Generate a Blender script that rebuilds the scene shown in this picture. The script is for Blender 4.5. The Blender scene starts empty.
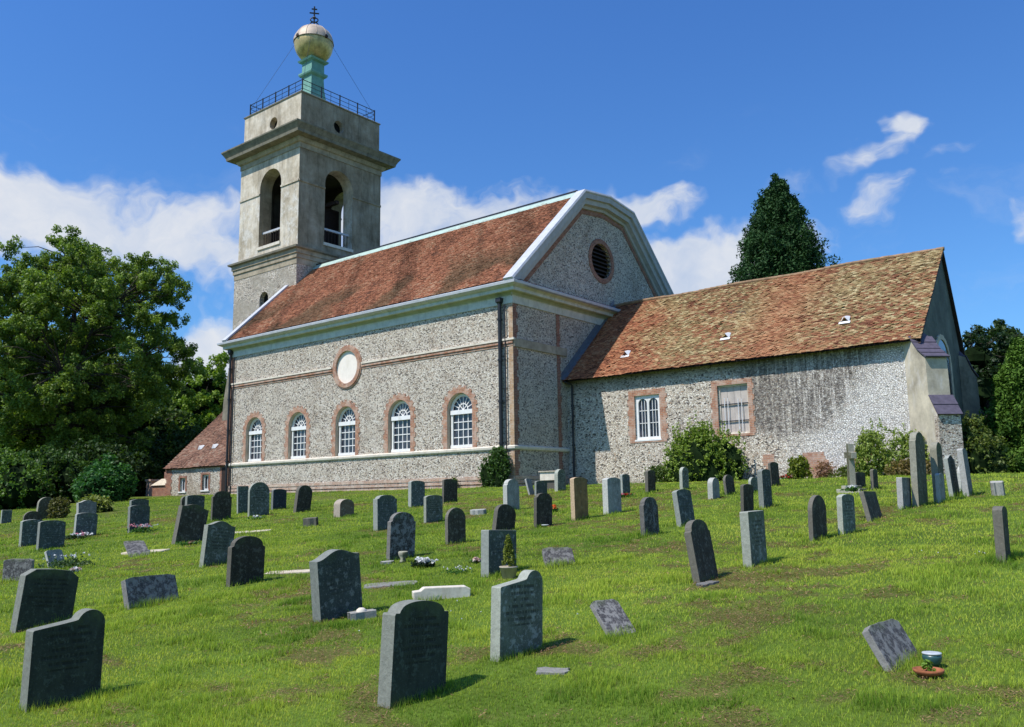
import bpy, math, random
import numpy as np
from mathutils import Vector, Matrix
from mathutils.geometry import tessellate_polygon

random.seed(11)
RNG = np.random.default_rng(7)
SC = bpy.context.scene
COL = SC.collection
R = math.radians

# ------------------------------------------------------------------ scene helpers
def link(o, parent=None):
    COL.objects.link(o)
    if parent is not None:
        o.parent = parent
    return o

def empty(name, loc=(0, 0, 0), rz=0.0):
    o = bpy.data.objects.new(name, None)
    o.location = loc
    o.rotation_euler = (0, 0, rz)
    o.empty_display_size = 0.3
    return link(o)

def tag(o, label=None, cat=None, group=None, kind=None):
    if label: o['label'] = label
    if cat: o['category'] = cat
    if group: o['group'] = group
    if kind: o['kind'] = kind
    return o

class MB:
    """collects faces, built into one mesh object"""
    def __init__(s):
        s.v = []; s.f = []
    def add(s, vs, fs):
        n = len(s.v)
        s.v += [tuple(p) for p in vs]
        s.f += [tuple(i + n for i in f) for f in fs]
        return s
    def box(s, x0, x1, y0, y1, z0, z1, M=None):
        vs = [(x0,y0,z0),(x1,y0,z0),(x1,y1,z0),(x0,y1,z0),(x0,y0,z1),(x1,y0,z1),(x1,y1,z1),(x0,y1,z1)]
        if M is not None: vs = [M @ Vector(p) for p in vs]
        return s.add(vs, [(0,3,2,1),(4,5,6,7),(0,1,5,4),(1,2,6,5),(2,3,7,6),(3,0,4,7)])
    def prism(s, poly, fn, w0, w1):
        """poly in (u,v) counter clockwise; fn(u,v,w)->xyz; extruded from w0 to w1"""
        n = len(poly)
        vs = [fn(u, v, w0) for u, v in poly] + [fn(u, v, w1) for u, v in poly]
        tri = tessellate_polygon([[Vector((u, v, 0)) for u, v in poly]])
        fs = [tuple(t) for t in tri] + [tuple(i + n for i in reversed(t)) for t in tri]
        fs += [(i, (i + 1) % n, (i + 1) % n + n, i + n) for i in range(n)]
        return s.add(vs, fs)
    def tube(s, pts, rad, n=6, cap=True):
        pts = [Vector(p) for p in pts]
        if not isinstance(rad, (list, tuple)): rad = [rad] * len(pts)
        vs = []; prev = None
        for i, p in enumerate(pts):
            d = (pts[min(i + 1, len(pts) - 1)] - pts[max(i - 1, 0)]).normalized()
            a = prev if prev is not None else (Vector((0, 0, 1)) if abs(d.z) < .9 else Vector((1, 0, 0)))
            x = (a - d * a.dot(d)).normalized(); y = d.cross(x); prev = x
            for k in range(n):
                t = 2 * math.pi * k / n
                vs.append(p + (x * math.cos(t) + y * math.sin(t)) * rad[i])
        fs = []
        for i in range(len(pts) - 1):
            for k in range(n):
                a, b = i * n + k, i * n + (k + 1) % n
                fs.append((a, b, b + n, a + n))
        if cap:
            fs.append(tuple(reversed(range(n)))); fs.append(tuple(range((len(pts) - 1) * n, len(pts) * n)))
        return s.add(vs, fs)
    def lathe(s, prof, c, n=24):
        vs = []
        for r_, z in prof:
            for k in range(n):
                t = 2 * math.pi * k / n
                vs.append((c[0] + r_ * math.cos(t), c[1] + r_ * math.sin(t), c[2] + z))
        fs = []
        for i in range(len(prof) - 1):
            for k in range(n):
                a, b = i * n + k, i * n + (k + 1) % n
                fs.append((a, b, b + n, a + n))
        return s.add(vs, fs)
    def ring(s, x0, x1, y0, y1, prof, cap=False):
        """closed rectangular moulding; prof = (outset, z) from bottom to top"""
        vs = []
        for o, z in prof:
            vs += [(x0-o,y0-o,z),(x1+o,y0-o,z),(x1+o,y1+o,z),(x0-o,y1+o,z)]
        fs = []
        for i in range(len(prof) - 1):
            for k in range(4):
                a, b = i * 4 + k, i * 4 + (k + 1) % 4
                fs.append((a, b, b + 4, a + 4))
        if cap: fs.append(tuple(range((len(prof) - 1) * 4, len(prof) * 4)))
        return s.add(vs, fs)
    def build(s, name, mat, parent=None, smooth=False, bevel=0.0):
        me = bpy.data.meshes.new(name)
        me.from_pydata([tuple(p) for p in s.v], [], s.f)
        me.update()
        if smooth:
            me.polygons.foreach_set('use_smooth', [True] * len(me.polygons))
        if mat is not None: me.materials.append(mat)
        o = bpy.data.objects.new(name, me)
        link(o, parent)
        if bevel > 0:
            m = o.modifiers.new('bevel', 'BEVEL'); m.width = bevel; m.segments = 2; m.limit_method = 'ANGLE'; m.angle_limit = R(35)
        return o

def np_mesh(name, verts, faces_flat, nper, mat, parent=None, col=None, smooth=False, extra=None):
    """fast mesh from numpy: verts (N,3), faces_flat (M*nper)"""
    me = bpy.data.meshes.new(name)
    nv = len(verts); nf = len(faces_flat) // nper
    me.vertices.add(nv); me.loops.add(nf * nper); me.polygons.add(nf)
    me.vertices.foreach_set('co', np.asarray(verts, np.float32).ravel())
    me.loops.foreach_set('vertex_index', np.asarray(faces_flat, np.int32))
    me.polygons.foreach_set('loop_start', np.arange(0, nf * nper, nper, dtype=np.int32))
    me.polygons.foreach_set('loop_total', np.full(nf, nper, np.int32))
    if smooth: me.polygons.foreach_set('use_smooth', np.ones(nf, bool))
    if col is not None:
        at = me.color_attributes.new('col', 'FLOAT_COLOR', 'POINT')
        c = np.ones((nv, 4), np.float32); c[:, :3] = col
        at.data.foreach_set('color', c.ravel())
    me.update(calc_edges=True)
    me.materials.append(mat)
    o = bpy.data.objects.new(name, me)
    return link(o, parent)

# numpy value noise -------------------------------------------------
_T = np.random.default_rng(3).random((256, 256)).astype(np.float32)
def vnoise(x, y, s):
    x = np.asarray(x, float) / s + 1000; y = np.asarray(y, float) / s + 1000
    xi = np.floor(x).astype(int); yi = np.floor(y).astype(int)
    fx = x - xi; fy = y - yi
    fx = fx * fx * (3 - 2 * fx); fy = fy * fy * (3 - 2 * fy)
    g = lambda a, b: _T[a & 255, b & 255]
    return (g(xi, yi) * (1 - fx) + g(xi + 1, yi) * fx) * (1 - fy) + (g(xi, yi + 1) * (1 - fx) + g(xi + 1, yi + 1) * fx) * fy
def fbm(x, y, s, o=4):
    t = 0; a = .5; n = 0
    for i in range(o):
        t = t + a * vnoise(x + 17.3 * i, y - 9.1 * i, s / 2 ** i); n += a; a *= .55
    return t / n

def terr(x, y):
    """the churchyard bank rising to the church (x east, y north)"""
    s = np.clip(y, -60, -1.0)
    z = -1.8 + 0.085 * (s + 1.0)
    return z
def terrain(x, y):
    z = terr(x, y)
    k = np.clip((-0.6 - np.asarray(y, float)) / 2.0, 0, 1)
    return z + k * (.07 * (fbm(x, y, 2.6, 3) - .5) + .02 * (vnoise(x, y, .45) - .5))
def dryness(x, y):
    a = fbm(x + 5, y * 1.2, 1.3, 3); b = fbm(x, y, .26, 3); c = fbm(x - 40, y, 6.0, 2)
    v = a * .48 + b * .48 + c * .20
    return np.clip((v - .635) / .085, 0, 1)

# ------------------------------------------------------------------ materials
class NT:
    def __init__(s, name):
        s.m = bpy.data.materials.new(name); s.m.use_nodes = True
        s.t = s.m.node_tree; s.n = s.t.nodes; s.l = s.t.links
        s.b = s.n['Principled BSDF']; s.out = s.n['Material Output']
    def new(s, typ, **k):
        n = s.n.new(typ)
        for a, v in k.items(): setattr(n, a, v)
        return n
    def set(s, sock, v):
        if hasattr(v, 'is_linked') or isinstance(v, bpy.types.NodeSocket): s.l.new(v, sock)
        elif isinstance(v, (tuple, list)) and len(v) == 3 and sock.type == 'RGBA': sock.default_value = (*v, 1)
        else: sock.default_value = v
    def coord(s, kind='Object', scale=None, rot=None):
        c = s.new('ShaderNodeTexCoord').outputs[kind]
        if scale is None and rot is None: return c
        m = s.new('ShaderNodeMapping'); s.l.new(c, m.inputs[0])
        if scale is not None: m.inputs['Scale'].default_value = scale
        if rot is not None: m.inputs['Rotation'].default_value = rot
        return m.outputs[0]
    def noise(s, vec, scale, detail=4, rough=.6, out='Fac'):
        n = s.new('ShaderNodeTexNoise'); s.set(n.inputs['Vector'], vec)
        n.inputs['Scale'].default_value = scale; n.inputs['Detail'].default_value = detail; n.inputs['Roughness'].default_value = rough
        return n.outputs[out]
    def vor(s, vec, scale, feature='F1', out='Color', rnd=1.0):
        n = s.new('ShaderNodeTexVoronoi', feature=feature); s.set(n.inputs['Vector'], vec)
        n.inputs['Scale'].default_value = scale; n.inputs['Randomness'].default_value = rnd
        return n.outputs[out]
    def ramp(s, fac, stops, interp='LINEAR'):
        n = s.new('ShaderNodeValToRGB'); s.set(n.inputs[0], fac); cr = n.color_ramp; cr.interpolation = interp
        while len(cr.elements) < len(stops): cr.elements.new(.5)
        for e, (p, c) in zip(cr.elements, stops):
            e.position = p; e.color = (*c, 1) if isinstance(c, (tuple, list)) else (c, c, c, 1)
        return n.outputs[0]
    def math(s, op, a, b=0.0, c=None, clamp=False):
        n = s.new('ShaderNodeMath', operation=op, use_clamp=clamp); s.set(n.inputs[0], a); s.set(n.inputs[1], b)
        if c is not None: s.set(n.inputs[2], c)
        return n.outputs[0]
    def mix(s, fac, a, b, mode='MIX'):
        n = s.new('ShaderNodeMix', data_type='RGBA', blend_type=mode)
        s.set(n.inputs[0], fac); s.set(n.inputs[6], a); s.set(n.inputs[7], b)
        return n.outputs[2]
    def sep(s, v):
        n = s.new('ShaderNodeSeparateXYZ'); s.set(n.inputs[0], v); return n.outputs
    def comb(s, x, y, z):
        n = s.new('ShaderNodeCombineXYZ'); s.set(n.inputs[0], x); s.set(n.inputs[1], y); s.set(n.inputs[2], z); return n.outputs[0]
    def smooth(s, v, a, b):
        n = s.new('ShaderNodeMapRange', interpolation_type='SMOOTHSTEP'); s.set(n.inputs[0], v)
        n.inputs[1].default_value = a; n.inputs[2].default_value = b; return n.outputs[0]
    def bump(s, h, strength=.5, dist=.02, normal=None):
        n = s.new('ShaderNodeBump'); n.inputs['Strength'].default_value = strength; n.inputs['Distance'].default_value = dist
        s.set(n.inputs['Height'], h)
        if normal is not None: s.set(n.inputs['Normal'], normal)
        s.l.new(n.outputs[0], s.b.inputs['Normal']); return n.outputs[0]
    def fin(s, color, rough=.85, spec=.25):
        s.set(s.b.inputs['Base Color'], color); s.set(s.b.inputs['Roughness'], rough)
        s.b.inputs['Specular IOR Level'].default_value = spec
        return s.m

def m_plain(name, c, rough=.7, var=.25, scale=6, bump=.15, spec=.3, metal=0.0, dirt=None):
    t = NT(name); v = t.coord()
    n = t.noise(v, scale, 6, .65)
    a = tuple(x * (1 - var) for x in c); b = tuple(min(1, x * (1 + var)) for x in c)
    col = t.ramp(n, [(.3, a), (.7, b)])
    if dirt:
        k = t.smooth(t.noise(t.coord(scale=(1.5, 1.5, .5)), 2.2, 6, .7), .5, .75)
        col = t.mix(k, col, dirt)
    t.bump(t.noise(v, scale * 6, 4, .6), bump, .01)
    t.b.inputs['Metallic'].default_value = metal
    return t.fin(col, rough, spec)

def m_flint(name, white=.5, stain=False, sc=15.0, brown=0.0, render=0.0):
    t = NT(name); v = t.coord()
    w = t.noise(v, 5, 2, .5, 'Color')
    vv = t.mix(.05, v, w)
    c = t.sep(t.vor(t.mix(1, vv, (1, 1, 1.55), 'MULTIPLY'), sc))
    d = t.vor(t.mix(1, vv, (1, 1, 1.55), 'MULTIPLY'), sc, 'DISTANCE_TO_EDGE', 'Distance')
    k = white
    nodule = t.ramp(c[0], [(0, (.055, .05, .05)), (.10, (.12, .108, .10)), (.20 - k * .10, (.34, .29, .25)), (.32 - k * .12, (.58, .52, .44)), (.55, (.80, .74, .64)), (.82, (.93, .89, .81)), (1, (.46, .33, .23))], 'LINEAR')
    fine = t.noise(v, 42, 3, .6)
    nodule = t.mix(.35, nodule, t.ramp(fine, [(.3, .12), (.7, .85)]), 'SOFT_LIGHT')
    mortar = t.ramp(t.noise(v, 1.3, 5, .6), [(.3, (.52, .45, .37)), (.7, (.74, .66, .56))])
    e = t.smooth(d, .02, .11)
    col = t.mix(e, mortar, nodule)
    big = t.ramp(t.noise(v, .7, 6, .62), [(.25, (.78, .73, .67)), (.45, (1.0, .98, .94)), (.75, (1.08, 1.05, 1.0))])
    col = t.mix(1, col, big, 'MULTIPLY')
    if brown:
        bb = t.smooth(t.noise(v, .9, 5, .6), .45, .7)
        col = t.mix(t.math('MULTIPLY', bb, brown), col, (.36, .26, .18), 'MIX')
    xyz = t.sep(v)
    # browner tint towards the ground
    low = t.smooth(t.math('ADD', xyz[2], t.math('MULTIPLY', t.noise(v, 1.7, 5, .6), .9)), -.85, -1.45)
    col = t.mix(t.math('MULTIPLY', low, .45), col, (.30, .25, .18))
    if stain:
        nz = t.noise(v, 1.1, 6, .65)
        streak = t.noise(t.coord(scale=(9, 9, .55)), 1.0, 5, .7)
        # old ivy scar: vertical dark streaks over the middle of the wall
        m1 = t.math('MULTIPLY', t.smooth(t.math('ADD', xyz[0], t.math('MULTIPLY', nz, 1.6)), 9.2, 10.0), t.smooth(t.math('SUBTRACT', t.math('ADD', xyz[0], t.math('MULTIPLY', nz, 2.2)), t.math('MULTIPLY', xyz[2], .75)), 14.0, 12.6))
        m2 = t.smooth(t.math('ADD', xyz[2], t.math('MULTIPLY', nz, 1.2)), .35, .95)
        m = t.math('MULTIPLY', m1, m2)
        m = t.math('MULTIPLY', m, t.ramp(streak, [(.34, .12), (.5, 1.0)]))
        m = t.math('MULTIPLY', m, t.ramp(t.noise(v, 8, 5, .7), [(.36, .45), (.55, 1.0)]))
        col = t.mix(t.math('MULTIPLY', m, .80), col, t.ramp(streak, [(.3, (.30, .25, .22)), (.52, (.10, .085, .08)), (.7, (.05, .042, .045))]))
        top = t.smooth(t.math('ADD', xyz[2], t.math('MULTIPLY', nz, 1.2)), 2.95, 3.75)  # dark olive tint towards the wall top
        col = t.mix(t.math('MULTIPLY', top, .55), col, (.13, .13, .09))
        # limewash remains at the east end
        lw = t.math('MULTIPLY', t.smooth(t.math('ADD', xyz[0], t.math('MULTIPLY', nz, 2)), 10.6, 13.6), t.math('SUBTRACT', 1.0, m))
        col = t.mix(t.math('MULTIPLY', lw, .62), col, t.mix(e, (.50, .47, .44), (.92, .90, .86)))
    if render:
        rr = t.smooth(t.noise(v, .55, 5, .7), .62 - render * .35, .72 - render * .35)
        col = t.mix(t.math('MULTIPLY', rr, .8), col, t.ramp(t.noise(v, 3, 5, .6), [(.3, (.40, .35, .27)), (.7, (.62, .56, .46))]))
    h = t.math('ADD', t.math('MULTIPLY', e, .8), t.math('MULTIPLY', c[1], .5))
    t.bump(t.math('ADD', h, t.math('MULTIPLY', fine, .3)), .9, .05)
    return t.fin(col, .75, .3)

def m_brick(name, c1=(.42, .19, .11), c2=(.30, .11, .07), mortar=(.50, .42, .34), scale=1.0, pale=0.0):
    t = NT(name); v = t.sep(t.coord())
    uv = t.comb(t.math('ADD', v[0], v[1]), v[2], 0.0)
    n = t.new('ShaderNodeTexBrick'); t.set(n.inputs['Vector'], uv)
    n.inputs['Scale'].default_value = scale
    n.inputs['Brick Width'].default_value = .225; n.inputs['Row Height'].default_value = .075
    n.inputs['Mortar Size'].default_value = .008; n.inputs['Mortar Smooth'].default_value = .2
    n.inputs['Color1'].default_value = (*c1, 1); n.inputs['Color2'].default_value = (*c2, 1); n.inputs['Mortar'].default_value = (*mortar, 1)
    n.inputs['Bias'].default_value = -.1
    vo = t.coord()
    col = t.mix(.7, n.outputs['Color'], t.ramp(t.noise(vo, 9, 5, .65), [(.25, (.45, .42, .40)), (.5, (.9, .9, .9)), (.8, (1.25, 1.15, 1.0))]), 'MULTIPLY')
    if pale: col = t.mix(t.math('MULTIPLY', t.smooth(t.noise(vo, 2.5, 5, .65), .42, .62), pale), col, (.66, .56, .46))
    t.bump(t.math('ADD', t.math('MULTIPLY', n.outputs['Fac'], -.7), t.math('MULTIPLY', t.noise(vo, 40, 3), .3)), .6, .012)
    return t.fin(col, .85, .2)

def m_attr(name, rough=.8, spec=.2, trans=0.0, bumpsc=0, mul=None, dark=None, tint=None):
    t = NT(name)
    a = t.new('ShaderNodeAttribute'); a.attribute_name = 'col'
    col = a.outputs['Color']
    if bumpsc:
        nz = t.noise(t.coord(), bumpsc, 5, .65)
        col = t.mix(.8, col, t.ramp(nz, [(.25, .45), (.5, .95), (.8, 1.35)]), 'MULTIPLY')
        t.bump(nz, .5, .01)
    t.fin(col, rough, spec)
    if trans:
        tr = t.new('ShaderNodeBsdfTranslucent'); mx = t.new('ShaderNodeMixShader'); mx.inputs[0].default_value = trans
        c2 = t.mix(1, col, tint or (1.25, 1.35, .55), 'MULTIPLY')
        t.l.new(c2, tr.inputs[0]); t.l.new(t.b.outputs[0], mx.inputs[1]); t.l.new(tr.outputs[0], mx.inputs[2]); t.l.new(mx.outputs[0], t.out.inputs[0])
    return t.m

def m_grave(name, c, lichen=(.45, .46, .42), amt=.2, moss=.15, spec=.3, text=0.0, streak=.4, side=1.0):
    t = NT(name); v = t.coord(); g = t.coord('Generated')
    oi = t.new('ShaderNodeObjectInfo'); rnd = oi.outputs['Random']
    vo = t.new('ShaderNodeVectorMath', operation='ADD'); t.set(vo.inputs[0], v); t.set(vo.inputs[1], t.comb(t.math('MULTIPLY', rnd, 37), t.math('MULTIPLY', rnd, 91), 0.0)); v2 = vo.outputs[0]
    sc3 = t.new('ShaderNodeMapping'); t.set(sc3.inputs[0], v2); sc3.inputs['Scale'].default_value = (14, 14, 1.6)
    a = tuple(x * .62 for x in c); b = tuple(x * 1.4 for x in c)
    col = t.ramp(t.noise(v2, 5, 7, .68), [(.28, a), (.5, c), (.74, b)])
    st = t.noise(sc3.outputs[0], 1.0, 5, .65)
    col = t.mix(streak, col, t.ramp(st, [(.3, .35), (.6, 1.0), (.8, 1.5)]), 'MULTIPLY')
    # lichen blotches: several sizes
    l1 = t.smooth(t.noise(v2, 13, 6, .7), .60 - amt * .25, .66 - amt * .22)
    l2 = t.smooth(t.noise(v2, 46, 4, .7), .60 - amt * .2, .68 - amt * .2)
    lm = t.math('MULTIPLY', t.math('MAXIMUM', l1, t.math('MULTIPLY', l2, .6)), min(1, .25 + amt))
    col = t.mix(lm, col, lichen)
    # green algae near the top and the foot
    gz = t.sep(g)
    ed = t.math('MAXIMUM', t.smooth(gz[2], .34, .16), t.smooth(gz[2], .78, 1.0))
    mz = t.math('MULTIPLY', ed, t.smooth(t.noise(v2, 7, 5, .6), .35, .65))
    col = t.mix(t.math('MULTIPLY', mz, moss), col, (.10, .13, .045))
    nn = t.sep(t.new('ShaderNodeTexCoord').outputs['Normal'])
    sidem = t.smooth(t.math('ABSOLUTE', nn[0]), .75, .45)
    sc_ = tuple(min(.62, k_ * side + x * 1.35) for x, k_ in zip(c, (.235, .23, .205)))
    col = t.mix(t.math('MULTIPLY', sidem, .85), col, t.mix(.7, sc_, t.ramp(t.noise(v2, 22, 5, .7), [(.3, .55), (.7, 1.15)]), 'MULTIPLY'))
    br = t.math('ADD', t.math('MULTIPLY', rnd, .5), .75)
    col = t.mix(1, col, t.comb(br, br, br), 'MULTIPLY')
    h = t.math('ADD', t.noise(v2, 60, 5, .7), t.math('MULTIPLY', lm, .6))
    if text:
        rows = t.math('FRACT', t.math('MULTIPLY', gz[2], 17.0))
        rm = t.math('MULTIPLY', t.smooth(rows, .25, .35), t.smooth(rows, .8, .7))
        wn = t.noise(t.comb(t.math('MULTIPLY', gz[1], 34.0), t.math('MULTIPLY', t.math('FLOOR', t.math('MULTIPLY', gz[2], 17.0)), 7.31), rnd), 1.0, 1, .5)
        rowlen = t.noise(t.comb(t.math('MULTIPLY', t.math('FLOOR', t.math('MULTIPLY', gz[2], 17.0)), 3.7), rnd, 0.0), 1.0, 1, .5)
        half = t.math('MULTIPLY_ADD', rowlen, .5, .06)
        inn = t.math('LESS_THAN', t.math('ABSOLUTE', t.math('SUBTRACT', gz[1], .5)), half)
        inz = t.math('MULTIPLY', t.math('GREATER_THAN', gz[2], .50), t.math('LESS_THAN', gz[2], .88))
        tm = t.math('MULTIPLY', t.math('MULTIPLY', rm, t.smooth(wn, .44, .5)), t.math('MULTIPLY', inn, inz))
        nrm = t.sep(t.new('ShaderNodeTexCoord').outputs['Normal'])
        tm = t.math('MULTIPLY', tm, t.math('GREATER_THAN', nrm[0], .8))
        col = t.mix(t.math('MULTIPLY', tm, text), col, tuple(x * .25 for x in c))
        h = t.math('SUBTRACT', h, t.math('MULTIPLY', tm, 1.0))
    t.bump(h, .55, .008)
    return t.fin(col, .8, spec)
M = {}
M['flint'] = m_flint('flint_wall', white=.35, brown=.25)
M['flint_grey'] = m_flint('flint_wall_tower', white=.3, render=.55)
M['flint_chancel'] = m_flint('flint_wall_chancel', white=.75, stain=True, sc=13.0)
M['flint_vestry'] = m_flint('flint_wall_vestry', white=.3, brown=.6)
M['brick'] = m_brick('red_brick', (.36, .15, .09), (.22, .08, .055), (.36, .28, .22), pale=.1)
M['brick_soft'] = m_brick('soft_orange_brick', (.46, .215, .125), (.33, .135, .085), (.46, .37, .28), pale=.4)
M['brick_corner'] = m_brick('sunlit_ochre_brick', (.48, .30, .17), (.36, .20, .11), (.50, .40, .28), pale=.4)  # lit copy of the quoin brick, sunlight put into the ochre
M['brick_pale'] = m_brick('pale_brick', (.50, .30, .21), (.42, .25, .18), (.6, .52, .43), pale=.6)
M['stone'] = m_plain('dressed_stone', (.58, .50, .38), .8, .2, 5, .3, dirt=(.33, .27, .19))
M['stone_butt'] = m_plain('buttress_render', (.50, .44, .33), .85, .35, 1.6, .4, dirt=(.62, .58, .52))
M['stone_pale'] = m_plain('pale_dressed_stone', (.70, .63, .52), .8, .15, 4, .3, dirt=(.5, .42, .32))  # paler cream variant of the dressed stone
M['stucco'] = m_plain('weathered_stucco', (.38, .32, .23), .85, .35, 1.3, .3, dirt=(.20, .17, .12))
M['stucco_pale'] = m_plain('pale_stucco', (.50, .43, .33), .85, .28, 1.7, .3, dirt=(.32, .27, .19))
tb = NT('belfry_render'); vb = tb.coord(); xb = tb.sep(vb)
cb = tb.ramp(tb.noise(vb, .9, 8, .7), [(.3, (.34, .28, .20)), (.48, (.53, .455, .345)), (.66, (.72, .645, .53))])
sb = tb.noise(tb.coord(scale=(3, 3, .35)), 1.0, 7, .72)
cb = tb.mix(.75, cb, tb.ramp(sb, [(.34, .55), (.5, .97), (.7, 1.25)]), 'MULTIPLY')
patch = tb.math('MULTIPLY', tb.smooth(tb.noise(vb, 1.5, 7, .7), .47, .60), tb.smooth(xb[2], 18.6, 17.8))
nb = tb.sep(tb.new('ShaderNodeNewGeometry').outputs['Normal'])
patch = tb.math('MULTIPLY', patch, tb.smooth(nb[1], -.3, -.7))
cb = tb.mix(tb.math('MULTIPLY', patch, .8), cb, tb.ramp(tb.noise(vb, 9, 4, .6), [(.3, (.50, .46, .40)), (.7, (.80, .76, .68))]))
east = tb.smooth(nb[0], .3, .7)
cb = tb.mix(tb.math('MULTIPLY', east, .8), cb, (.46, .415, .35), 'MULTIPLY')  # shade of the east faces painted into the render colour
tb.bump(tb.noise(vb, 12, 6, .7), .4, .02)
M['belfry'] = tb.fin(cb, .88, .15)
M['stucco_dark'] = m_plain('dark_cornice_stucco', (.22, .20, .15), .85, .35, 2.0, .3, dirt=(.10, .095, .07))  # darker stucco for tower mouldings and buttresses
M['cornice'] = m_plain('painted_cornice', (.55, .56, .49), .6, .16, 3, .1, dirt=(.38, .40, .31))
M['cornice_cove'] = m_plain('cornice_cove', (.34, .36, .22), .7, .2, 3, .1)  # yellowish shadow of the recess painted as the cove colour
M['coping'] = m_plain('lead_coping', (.52, .53, .56), .55, .12, 3, .1, dirt=(.40, .42, .45))
M['rake'] = m_plain('raking_cornice_paint', (.42, .42, .41), .6, .14, 3, .1, dirt=(.32, .33, .30))
M['flank'] = m_plain('grey_green_stucco', (.13, .14, .115), .85, .4, 1.2, .3, dirt=(.07, .085, .06))  # dark grey-green stucco of the chancel gable
M['lining'] = m_plain('shade_lining', (.06, .055, .045), .9, .3, 2, .2)  # interior shade put into the colour
M['disc'] = m_plain('cream_plaster', (.86, .78, .68), .7, .07, 3, .05, dirt=(.76, .68, .57))
M['white'] = m_plain('white_paint', (.80, .79, .76), .5, .08, 5, .05, dirt=(.66, .64, .59))
M['iron'] = m_plain('black_iron', (.018, .018, .02), .45, .3, 8, .1, spec=.5)
M['copper'] = m_plain('verdigris_copper', (.17, .35, .28), .6, .25, 2.5, .15, dirt=(.13, .30, .24))
M['verdigris'] = m_plain('green_lead_flashing', (.42, .54, .47), .55, .15, 3, .1)
M['gold'] = m_plain('tarnished_gilding', (.58, .45, .19), .45, .35, 2.6, .15, metal=.35, dirt=(.26, .20, .08))
M['ballcap'] = m_plain('weathered_copper_shell', (.50, .40, .31), .55, .22, 3.0, .15, metal=.15, dirt=(.38, .30, .22))
M['dark'] = m_plain('dark_interior', (.012, .012, .013), .9, .2, 3, .0, spec=.1)
M['slate'] = m_plain('purple_slate', (.105, .09, .12), .6, .25, 6, .3, spec=.35)
M['board'] = m_plain('boarding', (.50, .44, .39), .8, .12, 4, .1, dirt=(.36, .32, .30))
M['leadgrey'] = m_plain('lead_valley', (.13, .14, .16), .5, .2, 5, .2)
M['timber'] = m_plain('dark_timber', (.035, .022, .018), .7, .3, 8, .2)
M['tile'] = m_attr('clay_tiles', .85, .2, bumpsc=14)
M['vent'] = m_plain('lead_vent', (.75, .75, .75), .5, .1, 8, .1)
tg = NT('window_glass')
gv = tg.sep(tg.coord())
gc = tg.ramp(tg.noise(tg.coord(scale=(3, 3, 1)), 1.7, 3, .6), [(.35, (.012, .014, .02)), (.55, (.03, .032, .045)), (.75, (.12, .10, .12))])
tg.bump(tg.noise(tg.coord(), 3.0, 2), .08, .05)
M['glass'] = tg.fin(gc, .08, .6)
M['leaf'] = m_attr('foliage', .55, .35, trans=.30)
M['needle'] = m_attr('conifer_foliage', .7, .2, trans=.10)
M['grass'] = m_attr('grass_blades', .6, .25, trans=.35, tint=(1.3, 1.3, .5))
M['bark'] = m_plain('bark', (.055, .045, .035), .95, .4, 9, .9)
M['petal'] = m_attr('petals', .6, .2, trans=.2, tint=(1, 1, 1))
M['terracotta'] = m_plain('terracotta', (.30, .105, .045), .8, .35, 9, .1)
M['teal_glaze'] = m_plain('teal_glaze', (.03, .085, .085), .35, .2, 5, .02, spec=.6)
M['white_glaze'] = m_plain('white_glaze', (.50, .53, .54), .4, .25, 5, .02, spec=.5)
M['black_plastic'] = m_plain('dark_pot', (.03, .03, .028), .6, .2, 5, .02)
G = {
 'slate': m_grave('slate_headstone', (.078, .094, .082), amt=.22, moss=.5, text=.35, streak=.3),
 'blue': m_grave('blue_headstone', (.038, .050, .062), amt=.08, moss=.3, text=.3),
 'dark': m_grave('blackened_headstone', (.052, .044, .030), amt=.26, moss=.6, streak=.75, lichen=(.19, .18, .14), side=.4),
 'darkgreen': m_grave('algae_headstone', (.046, .056, .040), amt=.20, moss=.7, text=.6, lichen=(.13, .16, .125), streak=.5),
 'green': m_grave('greenish_headstone', (.125, .14, .105), amt=.26, moss=.55, text=.7, streak=.45),
 'mossy': m_grave('mossy_headstone', (.12, .11, .066), amt=.26, moss=.8, streak=.6, lichen=(.34, .34, .26)),
 'pale': m_grave('pale_headstone', (.25, .25, .225), amt=.25, moss=.35, streak=.3, lichen=(.42, .41, .37), side=.7),
 'lichen': m_grave('lichened_headstone', (.17, .165, .155), amt=.38, moss=.4, streak=.5, lichen=(.36, .35, .32)),
 'tablet': m_grave('tablet_stone', (.075, .070, .070), amt=.52, moss=.55, streak=.5, lichen=(.27, .26, .24), side=.6),
 'darklichen': m_grave('dark_lichened_headstone', (.056, .050, .044), amt=.46, moss=.45, streak=.7, lichen=(.27, .265, .26), side=.5),
 'brown': m_grave('brown_headstone', (.17, .12, .08), amt=.15, moss=.3),
 'orange': m_grave('orange_headstone', (.27, .155, .055), amt=.18, moss=.35, lichen=(.35, .27, .14), streak=.5),
}

# ------------------------------------------------------------------ the church
church = tag(empty('church', (0, 0, 0)), 'flint and brick church with tall tower topped by a golden ball, standing above the graves', 'church')
L, W = 21.73, 15.06
GZ = -2.3

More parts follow.
